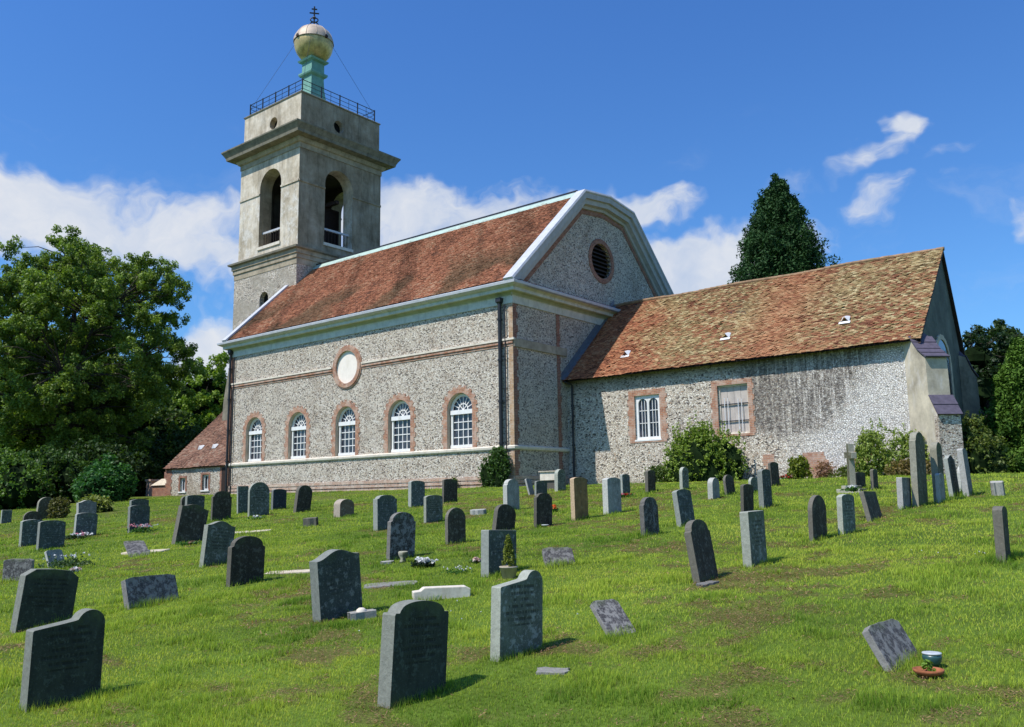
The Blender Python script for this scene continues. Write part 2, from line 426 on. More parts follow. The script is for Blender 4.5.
def arch_poly(cx, w, z0, zs, n=16):
    """ccw polygon of a round-headed opening"""
    r = w / 2
    p = [(cx - r, z0), (cx + r, z0)]
    p += [(cx + r * math.cos(math.pi * k / n), zs + r * math.sin(math.pi * k / n)) for k in range(n + 1)]
    return p
def circ_poly(cx, cz, r, n=32):
    return [(cx + r * math.cos(2 * math.pi * k / n), cz + r * math.sin(2 * math.pi * k / n)) for k in range(n)]
def fS(y0):            # wall facing south at y0; w goes inwards (north)
    return lambda u, v, w: (u, y0 + w, v)
def fE(x0):            # wall facing east at x0; u = north; w goes inwards (west)
    return lambda u, v, w: (x0 - w, u, v)
def fN(y0):
    return lambda u, v, w: (u, y0 - w, v)
def fW(x0):
    return lambda u, v, w: (x0 + w, u, v)
def wall(mb, outer, holes, fn, depth, back=False):
    polys = [outer] + holes
    flat = [p for q in polys for p in q]
    tri = tessellate_polygon([[Vector((u, v, 0)) for u, v in q] for q in polys])
    mb.add([fn(u, v, 0) for u, v in flat], [tuple(t) for t in tri])
    if back: mb.add([fn(u, v, depth) for u, v in flat], [tuple(reversed(t)) for t in tri])
    for h in holes:
        n = len(h)
        mb.add([fn(u, v, 0) for u, v in h] + [fn(u, v, depth) for u, v in h], [(i, i + n, (i + 1) % n + n, (i + 1) % n) for i in range(n)])
    return mb
def toothed_ring(mb, cx, w, z0, zs, wd, fn, proj, tooth=.10, rows=.225):
    """brick dressing around a round-headed opening, alternate blocks longer"""
    r = w / 2
    zz = z0; k = 0
    while zz < zs - .02:
        z1 = min(zz + rows, zs); e = wd + (tooth if k % 2 else 0)
        for s in (-1, 1):
            a, b = cx + s * r, cx + s * (r + e)
            if a > b: a, b = b, a
            mb.prism([(a, zz), (b, zz), (b, z1), (a, z1)], fn, -proj, .02)
        zz = z1; k += 1
    n = 19
    for i in range(n):
        a0, a1 = math.pi * i / n, math.pi * (i + 1) / n
        e = wd + (tooth if (i + k) % 2 else 0)
        q = [(cx + rr * math.cos(a), zs + rr * math.sin(a)) for rr, a in ((r, a0), (r + e, a0), (r + e, a1), (r, a1))]
        mb.prism(q, fn, -proj, .02)
    return mb
def annulus(mb, cx, cz, r0, r1, fn, w0, w1, n=40):
    for i in range(n):
        a0, a1 = 2 * math.pi * i / n, 2 * math.pi * (i + 1) / n
        q = [(cx + rr * math.cos(a), cz + rr * math.sin(a)) for rr, a in ((r0, a0), (r1, a0), (r1, a1), (r0, a1))]
        mb.prism(q, fn, w0, w1)
    return mb

def tile_roof(name, mat, parent, org, u, up, n, length, slope, tw, gauge, colfn, jitter=.006, sag=0.0):
    """individually laid tiles. org = lower corner, u = along, up = up the slope, n = outward normal (unit vectors)"""
    org, u, up, n = map(np.array, (org, u, up, n))
    nu, nr = int(length / tw), int(slope / gauge)
    tw = length / nu; gauge = slope / nr
    I, J = np.meshgrid(np.arange(nu), np.arange(nr), indexing='ij')
    I = I.ravel(); J = J.ravel(); m = len(I)
    off = (J % 2) * tw * .5
    a0 = np.clip(I * tw + off - (J % 2) * tw * 0, 0, length); a1 = np.clip(a0 + tw * .97, 0, length)
    b0 = J * gauge + RNG.normal(0, jitter, m); b1 = b0 + gauge * 1.35
    lift = .040 + RNG.normal(0, jitter * .8, m); skew = RNG.normal(0, jitter, m)
    sg = sag * (fbm(a0, b0 * 1.3, 2.4, 2) - .5)
    th = .024
    def P(a, b, h): return org + a[:, None] * u + b[:, None] * up + (h + sg)[:, None] * n
    v = np.stack([P(a0, b0 - skew, lift), P(a1, b0 + skew, lift + skew), P(a1, b1, np.full(m, .004)), P(a0, b1, np.full(m, .004)),
                  P(a0, b0 - skew, lift - th), P(a1, b0 + skew, lift - th + skew)], 1)  # 6 verts
    fl = np.array([0, 1, 2, 3, 4, 5, 1, 0, 4, 0, 3, 3, 5, 2, 1, 1])
    base = (np.arange(m) * 6)[:, None]
    quads = np.concatenate([base + np.array([0, 1, 2, 3]), base + np.array([4, 5, 1, 0])], 1).ravel()
    c = colfn(a0, b0, m)
    return np_mesh(name, v.reshape(-1, 3), quads, 4, mat, parent, np.repeat(c, 6, 0))

def pal(fr, stops):
    xs = [s[0] for s in stops]; cs = np.array([s[1] for s in stops])
    return np.stack([np.interp(fr, xs, cs[:, i]) for i in range(3)], 1)

# ---- nave walls
wx = [-19.2, -15.2, -11.2, -7.2, -3.2]
OW, OS = 1.56, 1.80
ze0, CZ = 7.2, 7.2
yb, zb, za = 5.24, 12.79, 13.07
mb = MB()
wall(mb, [(-L, GZ), (0, GZ), (0, 7.0), (-L, 7.0)], [arch_poly(c, OW, .03, OS) for c in wx] + [circ_poly(-11.12, 4.62, .86)], fS(0), .32)
gable = [(0.0, GZ), (W, GZ), (W, 7.0), (W - yb, zb - .1), (W / 2, za - .05), (yb, zb - .1), (0.0, 7.0)]
wall(mb, gable, [circ_poly(7.33, 9.73, .92)], fE(0), .3)
nave = mb.build('nave_wall', M['flint'], church)
mb = MB(); wall(mb, [(p, q) for p, q in gable], [], fE(-L), .3)
mb.box(-L, 0, W - .3, W, GZ, 7.0)
mb.build('nave_wall', M['flint'], church)
# brick plinth courses
mb = MB()
for z0, z1, o in ((-1.44, -1.30, .05), (-1.62, -1.50, .06), (-1.80, -1.69, .07)):
    mb.prism([(-L, z0), (.02, z0), (.02, z1), (-L, z1)], fS(0), -o, .01)
    mb.prism([(.02, z0), (3.95, z0), (3.95, z1), (.02, z1)], fE(0), -o, .01)
mb.build('brick_plinth', M['brick_pale'], nave)
mb = MB(); mb.prism([(-L, GZ), (.05, GZ), (.05, -1.84), (-L, -1.84)], fS(0), -.10, .01)
mb.build('plinth_footing', M['stone_pale'], nave)
# sill string course (returns on the east wall)
mb = MB()
mb.ring(-L, 0, 0, W, [(.0, -.17), (.07, -.165), (.10, -.12), (.11, -.03), (.06, .012), (.0, .03)])
mb.build('sill_course', M['stone_pale'], nave)
# upper string course: brick with stone top
mb = MB()
for a, b in ((-L, -12.30), (-9.94, 0.03)):
    mb.prism([(a, 4.40), (b, 4.40), (b, 4.50), (a, 4.50)], fS(0), -.03, .01)
    mb.prism([(a, 4.51), (b, 4.51), (b, 4.64), (a, 4.64)], fS(0), -.075, .01)
mb.build('brick_band', M['brick_soft'], nave)
mb = MB()
for a, b in ((-L, -12.30), (-9.94, 0.13)): mb.prism([(a, 4.65), (b, 4.65), (b, 4.74), (a, 4.74)], fS(0), -.11, .01)
mb.build('string_course', M['stone_pale'], nave)
mb = MB(); mb.prism([(0, 4.36), (4.0, 4.36), (4.0, 4.74), (0, 4.74)], fE(0), -.08, .01)
mb.build('string_course', M['stucco'], nave)
# brick quoins: south-east corner and the strip by the chancel
mb = MB()
def strip(fn, u0, u1, segs, o=.028, tooth=.0):
    for z0, z1 in segs:
        z = z0; k = 0
        while z < z1 - .01:
            zz = min(z + .3, z1); e = tooth * (k % 2)
            mb.prism([(u0, z), (u1 + e, z), (u1 + e, zz), (u0, zz)], fn, -o, .01); z = zz; k += 1
segs = [(-1.28, -.18), (.04, 4.36), (4.75, 6.30)]
for z0_, z1_ in segs:
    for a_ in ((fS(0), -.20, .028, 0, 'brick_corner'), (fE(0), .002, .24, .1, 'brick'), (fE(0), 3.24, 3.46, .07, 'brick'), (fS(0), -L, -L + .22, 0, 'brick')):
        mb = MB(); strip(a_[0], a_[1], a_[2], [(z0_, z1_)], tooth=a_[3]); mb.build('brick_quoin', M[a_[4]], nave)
# round blank panel
mb = MB(); annulus(mb, -11.12, 4.62, .86, 1.08, fS(0), -.09, .02)
annulus(mb, -11.12, 4.62, 1.08, 1.15, fS(0), -.05, .02)
pan = mb.build('roundel', M['brick_soft'], church)
mb = MB(); mb.prism(circ_poly(-11.12, 4.62, .87), fS(0), .03, .09); mb.build('plaster_panel', M['disc'], pan)
# windows
def nave_window(c):
    mb = MB(); toothed_ring(mb, c, OW, .03, OS, .25, fS(0), .022)
    ring = mb.build('arched_window', M['brick_soft'], church)
    mb = MB()    # pale reveal lining
    p = arch_poly(c, OW - .006, .035, OS); n = len(p)
    mb.add([(u, -.012, v) for u, v in p] + [(u, .30, v) for u, v in p], [(i, i + n, (i + 1) % n + n, (i + 1) % n) for i in range(n)])
    mb.build('reveal', M['stucco_pale'], ring)
    fr = MB(); w = 1.40; r = w / 2; y0, y1 = .20, .27; f = fS(0)
    lo = .05; tz = 1.60
    fr.prism([(c - r, lo), (c + r, lo), (c + r, lo + .14), (c - r, lo + .14)], f, .12, y1)
    for s in (-1, 1):
        a, b = sorted((c + s * r, c + s * (r - .10))); fr.prism([(a, lo + .14), (b, lo + .14), (b, OS), (a, OS)], f, y0 - .03, y1)
    fr.prism([(c - r + .0, tz), (c + r, tz), (c + r, OS), (c - r, OS)], f, y0 - .08, y1)
    for i in range(16):
        a0, a1 = math.pi * i / 16, math.pi * (i + 1) / 16
        fr.prism([(c + rr * math.cos(a), OS + rr * math.sin(a)) for rr, a in ((r - .07, a0), (r + .06, a0), (r + .06, a1), (r - .07, a1))], f, y0, y1)
        fr.prism([(c + rr * math.cos(a), OS + rr * math.sin(a)) for rr, a in ((.27, a0), (.31, a0), (.31, a1), (.27, a1))], f, y0 + .03, y1 - .01)
    fr.prism([(c - .06, OS), (c + .06, OS), (c + .045, OS + .07), (c - .045, OS + .07)], f, y0 + .02, y1)
    for k in range(1, 8):
        a = math.pi * k / 8
        p0 = (c + .05 * math.cos(a), OS + .05 * math.sin(a)); p1 = (c + (r - .05) * math.cos(a), OS + (r - .05) * math.sin(a))
        if k % 2: p0 = (c + .29 * math.cos(a), OS + .29 * math.sin(a))
        if k % 2 == 0 or True:
            nx, nz = -math.sin(a) * .017, math.cos(a) * .017
            fr.prism([(p0[0] - nx, p0[1] - nz), (p1[0] - nx, p1[1] - nz), (p1[0] + nx, p1[1] + nz), (p0[0] + nx, p0[1] + nz)], f, y0 + .035, y1 - .012)
    wi = w - .2
    for k in range(1, 4):
        u = c - wi / 2 + wi * k / 4; fr.prism([(u - .020, lo + .14), (u + .020, lo + .14), (u + .020, tz), (u - .020, tz)], f, y0 + .03, y1 - .01)
        z = lo + .14 + (tz - lo - .14) * k / 4; fr.prism([(c - wi / 2, z - .021), (c + wi / 2, z - .021), (c + wi / 2, z + .021), (c - wi / 2, z + .021)], f, y0 + .026, y1 - .014)
    fr.build('frame', M['white'], ring)
    mb = MB(); p = arch_poly(c, OW - .02, .05, OS)
    mb.prism(p, f, .255, .29); mb.build('pane', M['glass'], ring)
for c in wx: nave_window(c)
# oculus in the gable
mb = MB(); annulus(mb, 7.33, 9.73, .92, 1.17, fE(0), -.035, .02); oc = mb.build('round_louvre', M['brick'], church)
mb = MB()
for k in range(9):
    z = 9.73 - .86 + k * .215; hw = math.sqrt(max(.05, .92 ** 2 - (z - 9.73) ** 2))
    mb.add([(-.04, 7.33 - hw, z - .08), (-.04, 7.33 + hw, z - .08), (-.22, 7.33 + hw, z + .08), (-.22, 7.33 - hw, z + .08),
            (-.04, 7.33 - hw, z - .055), (-.04, 7.33 + hw, z - .055), (-.22, 7.33 + hw, z + .105), (-.22, 7.33 - hw, z + .105)],
           [(0,1,2,3),(7,6,5,4),(0,4,5,1),(3,2,6,7)])
mb.build('slats', M['timber'], oc)
mb = MB(); mb.prism(circ_poly(7.33, 9.73, .92), fE(0), .24, .29); mb.build('dark_back', M['dark'], oc)
# brick border inside the raking cornice and along the foot of the gable
def offs(poly, d):
    """inset an open polyline (y,z) by d, downwards"""
    out = []
    n = len(poly)
    for i in range(n):
        def nr(a, b):
            dy, dz = b[0] - a[0], b[1] - a[1]; l = math.hypot(dy, dz); return (dz / l, -dy / l)
        ns = []
        if i > 0: ns.append(nr(poly[i - 1], poly[i]))
        if i < n - 1: ns.append(nr(poly[i], poly[i + 1]))
        if len(ns) == 2:
            bx, bz = ns[0][0] + ns[1][0], ns[0][1] + ns[1][1]; k = 2 / (bx * bx + bz * bz); o = (bx * k, bz * k)
        else: o = ns[0]
        out.append((poly[i][0] + o[0] * d, poly[i][1] + o[1] * d))
    return out
gp = [(-.62, 7.22), (yb, zb), (W / 2, za), (W - yb, zb), (W + .62, 7.22)]
def rake(prof, mat, name, x0, parent):
    mb = MB(); rows = [[(x0 + x, y, z) for y, z in offs(gp, d)] for d, x in prof]
    n = len(gp); vs = [p for r_ in rows for p in r_]
    fs = [(i * n + k, i * n + k + 1, (i + 1) * n + k + 1, (i + 1) * n + k) for i in range(len(rows) - 1) for k in range(n - 1)]
    mb.add(vs, fs)
    # close the two feet
    mb.add([r_[0] for r_ in rows], [tuple(range(len(rows)))]); mb.add([r_[-1] for r_ in rows], [tuple(reversed(range(len(rows))))])
    return mb.build(name, mat, parent)
rake([(.05, .04), (-.11, .04), (-.11, .56), (-.02, .60), (.02, .58), (.04, .55)], M['coping'], 'gable_coping', 0, church)
rc = rake([(.04, .545), (.30, .52), (.33, .40), (.55, .36), (.60, .16), (.72, .12), (.74, .0)], M['rake'], 'raking_cornice', 0, church)
rake([(.74, .012), (.74, .03), (.98, .03), (.98, .012)], M['brick'], 'gable_brick_border', 0, church)
rake([(.0, .34), (-.10, .34), (-.10, -.06), (.12, -.08), (.35, .0)], M['coping'], 'gable_coping', -L, church)
# eaves cornice on all sides
prof = [(.0, 6.32), (.055, 6.32), (.055, 6.66), (.10, 6.68), (.10, 6.70), (.16, 6.76), (.30, 6.80), (.38, 6.82), (.38, 6.96), (.42, 6.98), (.50, 7.02)]
mb = MB(); mb.ring(-L, 0, 0, W, prof[:4]); cor = mb.build('frieze', M['cornice'], nave)
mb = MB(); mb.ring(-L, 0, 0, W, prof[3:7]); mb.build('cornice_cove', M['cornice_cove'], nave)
mb = MB(); mb.ring(-L, 0, 0, W, prof[6:]); mb.build('cornice', M['cornice'], nave)
mb = MB(); mb.ring(-L, 0, 0, W, [(.50, 7.02), (.62, 7.08), (.64, 7.19), (.60, 7.22)])
mb.add([(-L - .6, -.6, 7.22), (.6, -.6, 7.22), (.6, 0.1, 7.30), (-L - .6, 0.1, 7.30)], [(0, 1, 2, 3)])
mb.build('lead_gutter', M['coping'], nave)
mb = MB()   # weathering above the east cornice, and brick course at the gable foot
mb.add([(.62, .2, 7.02), (.62, W - .2, 7.02), (.02, W - .2, 7.22), (.02, .2, 7.22), ], [(0, 1, 2, 3)])
mb.build('cornice_weathering', M['leadgrey'], nave)
mb = MB(); mb.prism([(.9, 7.23), (W - .9, 7.23), (W - 1.15, 7.48), (1.15, 7.48)], fE(0), -.03, .01)
mb.build('gable_foot_bricks', M['brick'], nave)
# nave roof
sl = math.hypot(yb + .45, zb - 7.30); sy, sz = (yb + .45) / sl, (zb - 7.30) / sl
def nave_col(a, b, m):
    r = RNG.random(m)
    p = fbm(a, b, 2.2, 3); q = fbm(a + 9, b * .7, .9, 3)
    c = pal(np.clip(r * .75 + (q - .5) * .9 + .12, 0, 1), [(0, (.20, .09, .055)), (.25, (.30, .12, .068)), (.5, (.40, .155, .085)), (.75, (.46, .20, .11)), (1, (.50, .29, .18))])
    dk = np.clip((p - .50) / .16, 0, 1)[:, None] * np.clip((3.9 - b) / 2.5 + .25, .1, 1)[:, None]
    c = c * (1 - .62 * dk) + np.array((.105, .085, .045)) * .62 * dk
    st = np.clip((vnoise(a * 1 + b * .6, a * 0, .8) - .62) / .2, 0, 1)[:, None]
    return c * (1 - .3 * st)
nroof = tile_roof('nave_roof', M['tile'], church, (-L + .02, -.45, 7.30), (1, 0, 0), (0, sy, sz), (0, -sz, sy), L + .02, sl - .1, .17, .105, nave_col, .006, .03)
mb = MB()
rp = [(-.42, 7.26), (yb, zb - .04), (W / 2, za), (W - yb, zb - .04), (W + .42, 7.26)]
vs = [(x, y, z) for x in (-L, -.02) for y, z in rp]
mb.add(vs, [(i, i + 5, i + 6, i + 1) for i in range(4)])
mb.build('roof_deck', M['leadgrey'], nroof)
mb = MB(); mb.tube([(-L, yb - .02, zb + .03), (.0, yb - .02, zb + .03)], .075, 8)
mb.box(-L, -.4, yb - .30, yb - .05, zb - .27, zb - .13, None)
mb = MB()
mb.add([(-L, yb - .30, zb - .24), (.05, yb - .30, zb - .24), (.05, yb + .02, zb + .10), (-L, yb + .02, zb + .10), (.05, yb + .25, zb + .04), (-L, yb + .25, zb + .04)], [(0, 1, 2, 3), (3, 2, 4, 5)])
mb.build('ridge_flashing', M['verdigris'], nroof)
mb = MB(); mb.tube([(-L, yb + .02, zb + .16), (.05, yb + .02, zb + .16)], .045, 6); mb.build('lightning_strip', M['iron'], nroof)
# downpipes
def downpipe(x, y, z0, z1, r=.055, hopper=True, dx=0):
    mb = MB(); mb.tube([(x, y, z0), (x, y, z1)], r, 10)
    z = z0 + .3
    while z < z1:
        mb.tube([(x, y, z - .04), (x, y, z + .04)], r * 1.45, 10); z += 1.83
    if hopper: mb.ring(x - .09, x + .09, y - .08, y + .08, [(-.03, z1 - .32), (.01, z1 - .22), (.05, z1 - .18), (.05, z1)], cap=True)
    return mb.build('drainpipe', M['iron'], church)
downpipe(-.62, -.15, -2.0, 6.60, .085)
downpipe(-.36, -.10, -2.0, 6.30, .03, False)
downpipe(-21.62, -.15, -2.0, 6.75, .07)
downpipe(-21.28, -.10, -2.0, 6.30, .035, False)
downpipe(.40, 3.86, -2.0, 2.95, .05, False)
mb = MB(); mb.tube([(.12, 3.62, 3.12), (.40, 3.80, 2.98), (.40, 3.86, 2.8)], .045, 8); mb.build('drainpipe', M['iron'], church)

# ---- tower
tx0, tx1, ty0, ty1 = -27.49, -20.61, 3.705, 11.05
tcx, tcy = (tx0 + tx1) / 2, (ty0 + ty1) / 2
mb = MB()
win = [(-24.02 + .48 * math.cos(math.pi * k / 10), 10.95 + .48 * math.sin(math.pi * k / 10)) for k in range(11)] + [(-24.5, 9.9), (-23.54, 9.9)]
wall(mb, [(tx0, GZ), (tx1, GZ), (tx1, 12.75), (tx0, 12.75)], [win], fS(ty0), .5)
wall(mb, [(ty0, 5), (ty1, 5), (ty1, 12.75), (ty0, 12.75)], [], fE(tx1), .5)
wall(mb, [(ty0, GZ), (ty1, GZ), (ty1, 12.75), (ty0, 12.75)], [], fW(tx0), .5)
wall(mb, [(tx0, GZ), (tx1, GZ), (tx1, 12.75), (tx0, 12.75)], [], fN(ty1), .5)
shaft = mb.build('tower_shaft', M['flint_grey'], church)
mb = MB(); mb.prism([(-24.6, 9.8), (-23.4, 9.8), (-23.4, 11.5), (-24.6, 11.5)], fS(ty0), .35, .4); mb.build('dark_opening', M['dark'], shaft)
mb = MB(); mb.ring(tx0, tx1, ty0, ty1, [(.0, 12.74), (.025, 12.74), (.025, 13.12), (.09, 13.13), (.09, 13.40), (.16, 13.42), (.16, 13.66), (.18, 13.68)])
tc = mb.build('tower_string_course', M['stucco'], church)
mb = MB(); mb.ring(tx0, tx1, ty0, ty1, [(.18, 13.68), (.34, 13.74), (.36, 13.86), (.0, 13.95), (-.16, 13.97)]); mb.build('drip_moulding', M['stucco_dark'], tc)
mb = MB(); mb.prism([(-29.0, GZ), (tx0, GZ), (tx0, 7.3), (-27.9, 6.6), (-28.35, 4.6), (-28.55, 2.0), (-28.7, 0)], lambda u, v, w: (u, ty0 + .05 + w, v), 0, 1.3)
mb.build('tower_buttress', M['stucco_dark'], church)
# belfry
b = .15
bx0, bx1, by0, by1 = tx0 + b, tx1 - b, ty0 + b, ty1 - b
ZB0, ZB1, T = 13.9, 21.0, .95
sx, ey = -23.85, 7.15
mb = MB()
def aop(c, w=2.36): return arch_poly(c, w, 14.62, 18.72)
wall(mb, [(bx0, ZB0), (bx1, ZB0), (bx1, ZB1), (bx0, ZB1)], [aop(sx)], fS(by0), T)
wall(mb, [(bx0, ZB0), (bx1, ZB0), (bx1, ZB1), (bx0, ZB1)], [aop(sx)], fN(by1), T)
wall(mb, [(by0, ZB0), (by1, ZB0), (by1, ZB1), (by0, ZB1)], [aop(ey)], fE(bx1), T)
wall(mb, [(by0, ZB0), (by1, ZB0), (by1, ZB1), (by0, ZB1)], [aop(ey)], fW(bx0), T)
mb.box(bx0 + .02, bx1 - .02, by0 + .02, by1 - .02, ZB0 - .05, ZB0 + .05)
mb.box(bx0 + .02, bx1 - .02, by0 + .02, by1 - .02, 20.3, 20.4)
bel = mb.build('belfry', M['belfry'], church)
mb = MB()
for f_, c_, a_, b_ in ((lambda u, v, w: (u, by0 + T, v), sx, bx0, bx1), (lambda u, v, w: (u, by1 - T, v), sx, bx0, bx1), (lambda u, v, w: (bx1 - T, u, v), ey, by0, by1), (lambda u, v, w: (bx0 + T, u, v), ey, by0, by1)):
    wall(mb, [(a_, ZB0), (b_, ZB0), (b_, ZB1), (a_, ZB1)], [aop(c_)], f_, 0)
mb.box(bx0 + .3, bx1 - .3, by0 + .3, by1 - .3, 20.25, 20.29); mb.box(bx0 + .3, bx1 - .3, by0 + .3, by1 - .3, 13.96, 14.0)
mb.prism(aop(ey, 2.5), lambda u, v, w: (bx0 + T - .05 - w, u, v), -.1, -.02)  # added panel closing the west opening so the inside stays dark
mb.build('belfry_shade_lining', M['lining'], bel)  # near-black inner faces stand in for shade inside the belfry
mb = MB()      # impost band interrupted by the openings
for fn, c, a, bb in ((fS(by0), sx, bx0, bx1), (fN(by1), sx, bx0, bx1), (fE(bx1), ey, by0, by1), (fW(bx0), ey, by0, by1)):
    for u0, u1 in ((a, c - 1.18), (c + 1.18, bb)):
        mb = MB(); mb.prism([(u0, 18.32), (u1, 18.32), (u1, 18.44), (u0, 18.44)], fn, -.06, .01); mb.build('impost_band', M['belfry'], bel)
    mb = MB(); mb.prism([(c - 1.26, 14.44), (c + 1.26, 14.44), (c + 1.26, 14.64), (c - 1.26, 14.64)], fn, -.08, T); mb.build('opening_sill', M['stone_pale'], bel)
for fn, c in ((fS(by0), sx), (fN(by1), sx), (fE(bx1), ey), (fW(bx0), ey)):
    mb = MB(); P = lambda u, v, w=.35: fn(u, v, w)
    mb.prism([(c - 1.18, 15.62), (c + 1.18, 15.62), (c + 1.18, 15.75), (c - 1.18, 15.75)], fn, .28, .42)
    rail = mb.build('belfry_railing', M['coping'], church)
    mb = MB()
    for k in range(9):
        u = c - 1.05 + 2.1 * k / 8; mb.tube([P(u, 14.64), P(u, 15.62)], .022, 5)
    mb.build('railing_bars', M['timber'], rail)
# bell and frame seen through the openings
mb = MB(); mb.lathe([(.0, 1.0), (.25, .98), (.36, .8), (.42, .4), (.55, .1), (.66, 0)], (tcx - .3, tcy + .5, 16.9), 20)
bell = mb.build('bell', M['timber'], church, smooth=True)
mb = MB(); mb.box(tcx - 2.3, tcx + 2.3, tcy + .35, tcy + .6, 18.0, 18.25); mb.box(tcx - 1.5, tcx - 1.3, tcy - .6, tcy + 1.6, 13.95, 18.0); mb.box(tcx + .9, tcx + 1.1, tcy - .6, tcy + 1.6, 13.95, 18.0)
mb.box(tcx - 2.3, tcx + 2.3, tcy - 1.0, tcy - .8, 19.3, 19.5)
mb.build('bell_frame', M['timber'], bell)
# main cornice and parapet
mb = MB(); mb.ring(bx0, bx1, by0, by1, [(.0, 20.62), (.05, 20.62), (.05, 20.95), (.16, 21.0), (.26, 21.18), (.26, 21.26)])
mb.build('cornice_bed_mould', M['stucco'], bel)
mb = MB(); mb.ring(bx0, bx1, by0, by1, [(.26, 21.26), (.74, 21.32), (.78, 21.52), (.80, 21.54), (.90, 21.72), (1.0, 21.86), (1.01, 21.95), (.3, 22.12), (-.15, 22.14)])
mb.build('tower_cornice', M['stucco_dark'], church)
px0, px1, py0, py1 = tx0 + .24, tx1 - .24, ty0 + .24, ty1 - .24
mb = MB()
wall(mb, [(px0, 22.0), (px1, 22.0), (px1, 24.5), (px0, 24.5)], [circ_poly(-23.85, 23.18, .43, 20)], fS(py0), .5)
wall(mb, [(py0, 22.0), (py1, 22.0), (py1, 24.5), (py0, 24.5)], [circ_poly(7.12, 23.1, .43, 20)], fE(px1), .5)
wall(mb, [(px0, 22.0), (px1, 22.0), (px1, 24.5), (px0, 24.5)], [], fN(py1), .5)
wall(mb, [(py0, 22.0), (py1, 22.0), (py1, 24.5), (py0, 24.5)], [], fW(px0), .5)
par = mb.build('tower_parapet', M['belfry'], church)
mb = MB(); mb.ring(px0, px1, py0, py1, [(-.3, 24.48), (.05, 24.49), (.07, 24.56), (.03, 24.61), (-.3, 24.63)], cap=True); mb.build('parapet_coping', M['stucco_dark'], par)
mb = MB(); mb.prism(circ_poly(-23.85, 23.18, .5, 16), fS(py0), .40, .45); mb.prism(circ_poly(7.12, 23.1, .5, 16), fE(px1), .40, .45); mb.build('round_opening', M['dark'], par)
# iron railing round the roof
mb = MB(); z0 = 24.6; i = .25
cs = [(px0 + i, py0 + i), (px1 - i, py0 + i), (px1 - i, py1 - i), (px0 + i, py1 - i)]
for k in range(4):
    a, c = Vector((*cs[k], z0)), Vector((*cs[(k + 1) % 4], z0))
    for zz, rr in ((.95, .028), (.64, .018), (.33, .018)): mb.tube([a + Vector((0, 0, zz)), c + Vector((0, 0, zz))], rr, 5)
    for j in range(4):
        p = a.lerp(c, j / 4 + (.0 if j == 0 else .0)); mb.tube([p, p + Vector((0, 0, 1.0))], .045, 6)
    for j in range(4):
        p = a.lerp(c, (j + .5) / 4); mb.tube([p, p + Vector((0, 0, .95))], .016, 5)
mb.build('roof_railing', M['iron'], church)
# pedestal, ball and cross
C3 = (-24.15, 7.38)
def sqr(prof, name, mat, parent):
    mb = MB(); mb.ring(C3[0], C3[0], C3[1], C3[1], prof, cap=True); return mb.build(name, mat, parent)
ped = sqr([(1.30, 24.6), (1.22, 24.75), (.90, 25.3), (.70, 26.0), (.58, 26.9), (.54, 27.8), (.70, 27.92), (.74, 28.02), (.74, 28.12), (.56, 28.22), (.55, 28.9), (.74, 28.98), (.8, 29.1)], 'copper_pedestal', M['copper'], church)
BZ = 30.42; BR = 1.38
mb = MB()
prof = [(BR * math.cos(a), BR * math.sin(a)) for a in [math.radians(-88 + k * 6) for k in range(17)]]
mb.lathe(prof, (*C3, BZ), 40); ball = mb.build('golden_ball', M['gold'], church, smooth=True)
mb = MB(); r2 = BR * 1.045
prof = [(r2 * .985, .10), (r2, .12)] + [(r2 * math.cos(a), r2 * math.sin(a)) for a in [math.radians(6 + k * 6) for k in range(12)]] + [(.18, r2 * .99), (.10, r2 * 1.03), (0.02, r2 * 1.1)]
mb.lathe(prof, (*C3, BZ), 40)
for k in range(12):
    t = math.pi * 2 * k / 12
    mb.tube([(C3[0] + r2 * 1.005 * math.cos(a) * math.cos(t), C3[1] + r2 * 1.005 * math.cos(a) * math.sin(t), BZ + r2 * 1.005 * math.sin(a)) for a in [R(5 + 8 * j) for j in range(11)]], .018, 4)
mb.build('ball_shell', M['ballcap'], ball, smooth=True)
mb = MB()
for k in range(4):
    t = math.pi / 2 * k; d = Vector((math.cos(t), math.sin(t), .13)).normalized(); c = Vector((*C3, BZ))
    mb.tube([c + d * (r2 - .1), c + d * (r2 + .05)], .13, 12)
mb.build('porthole', M['timber'], ball)
mb = MB(); z = BZ + r2 * 1.06; x, y = C3
mb.tube([(x, y, z), (x, y, z + 1.5)], .055, 6)
dv = Vector((.62, .78, 0))
for zz, h in ((z + .98, .34), (z + 1.30, .2)):
    mb.tube([Vector((x, y, zz)) - dv * h, Vector((x, y, zz)) + dv * h], .055, 5)
mb.lathe([(.0, -.12), (.1, -.07), (.13, 0), (.1, .07), (0, .12)], (x, y, z + .62), 10)
for s in (-1, 1):
    for s2 in (-1, 1):
        mb.tube([Vector((x, y, z + .28)) + dv * s * .28 * math.sin(a) + Vector((0, 0, s2 * .17 * (1 - math.cos(a)))) for a in [math.pi * j / 7 for j in range(8)]], .045, 5)
mb.build('finial_cross', M['iron'], ball)
mb = MB()
for k, (ax, ay) in enumerate(cs):
    d = Vector((ax - x, ay - y, 0)).normalized(); mb.tube([Vector((x, y, BZ - .1)) + d * BR, (ax, ay, z0 + .6)], .010, 4)
mb.build('stay_wires', M['iron'], ball)

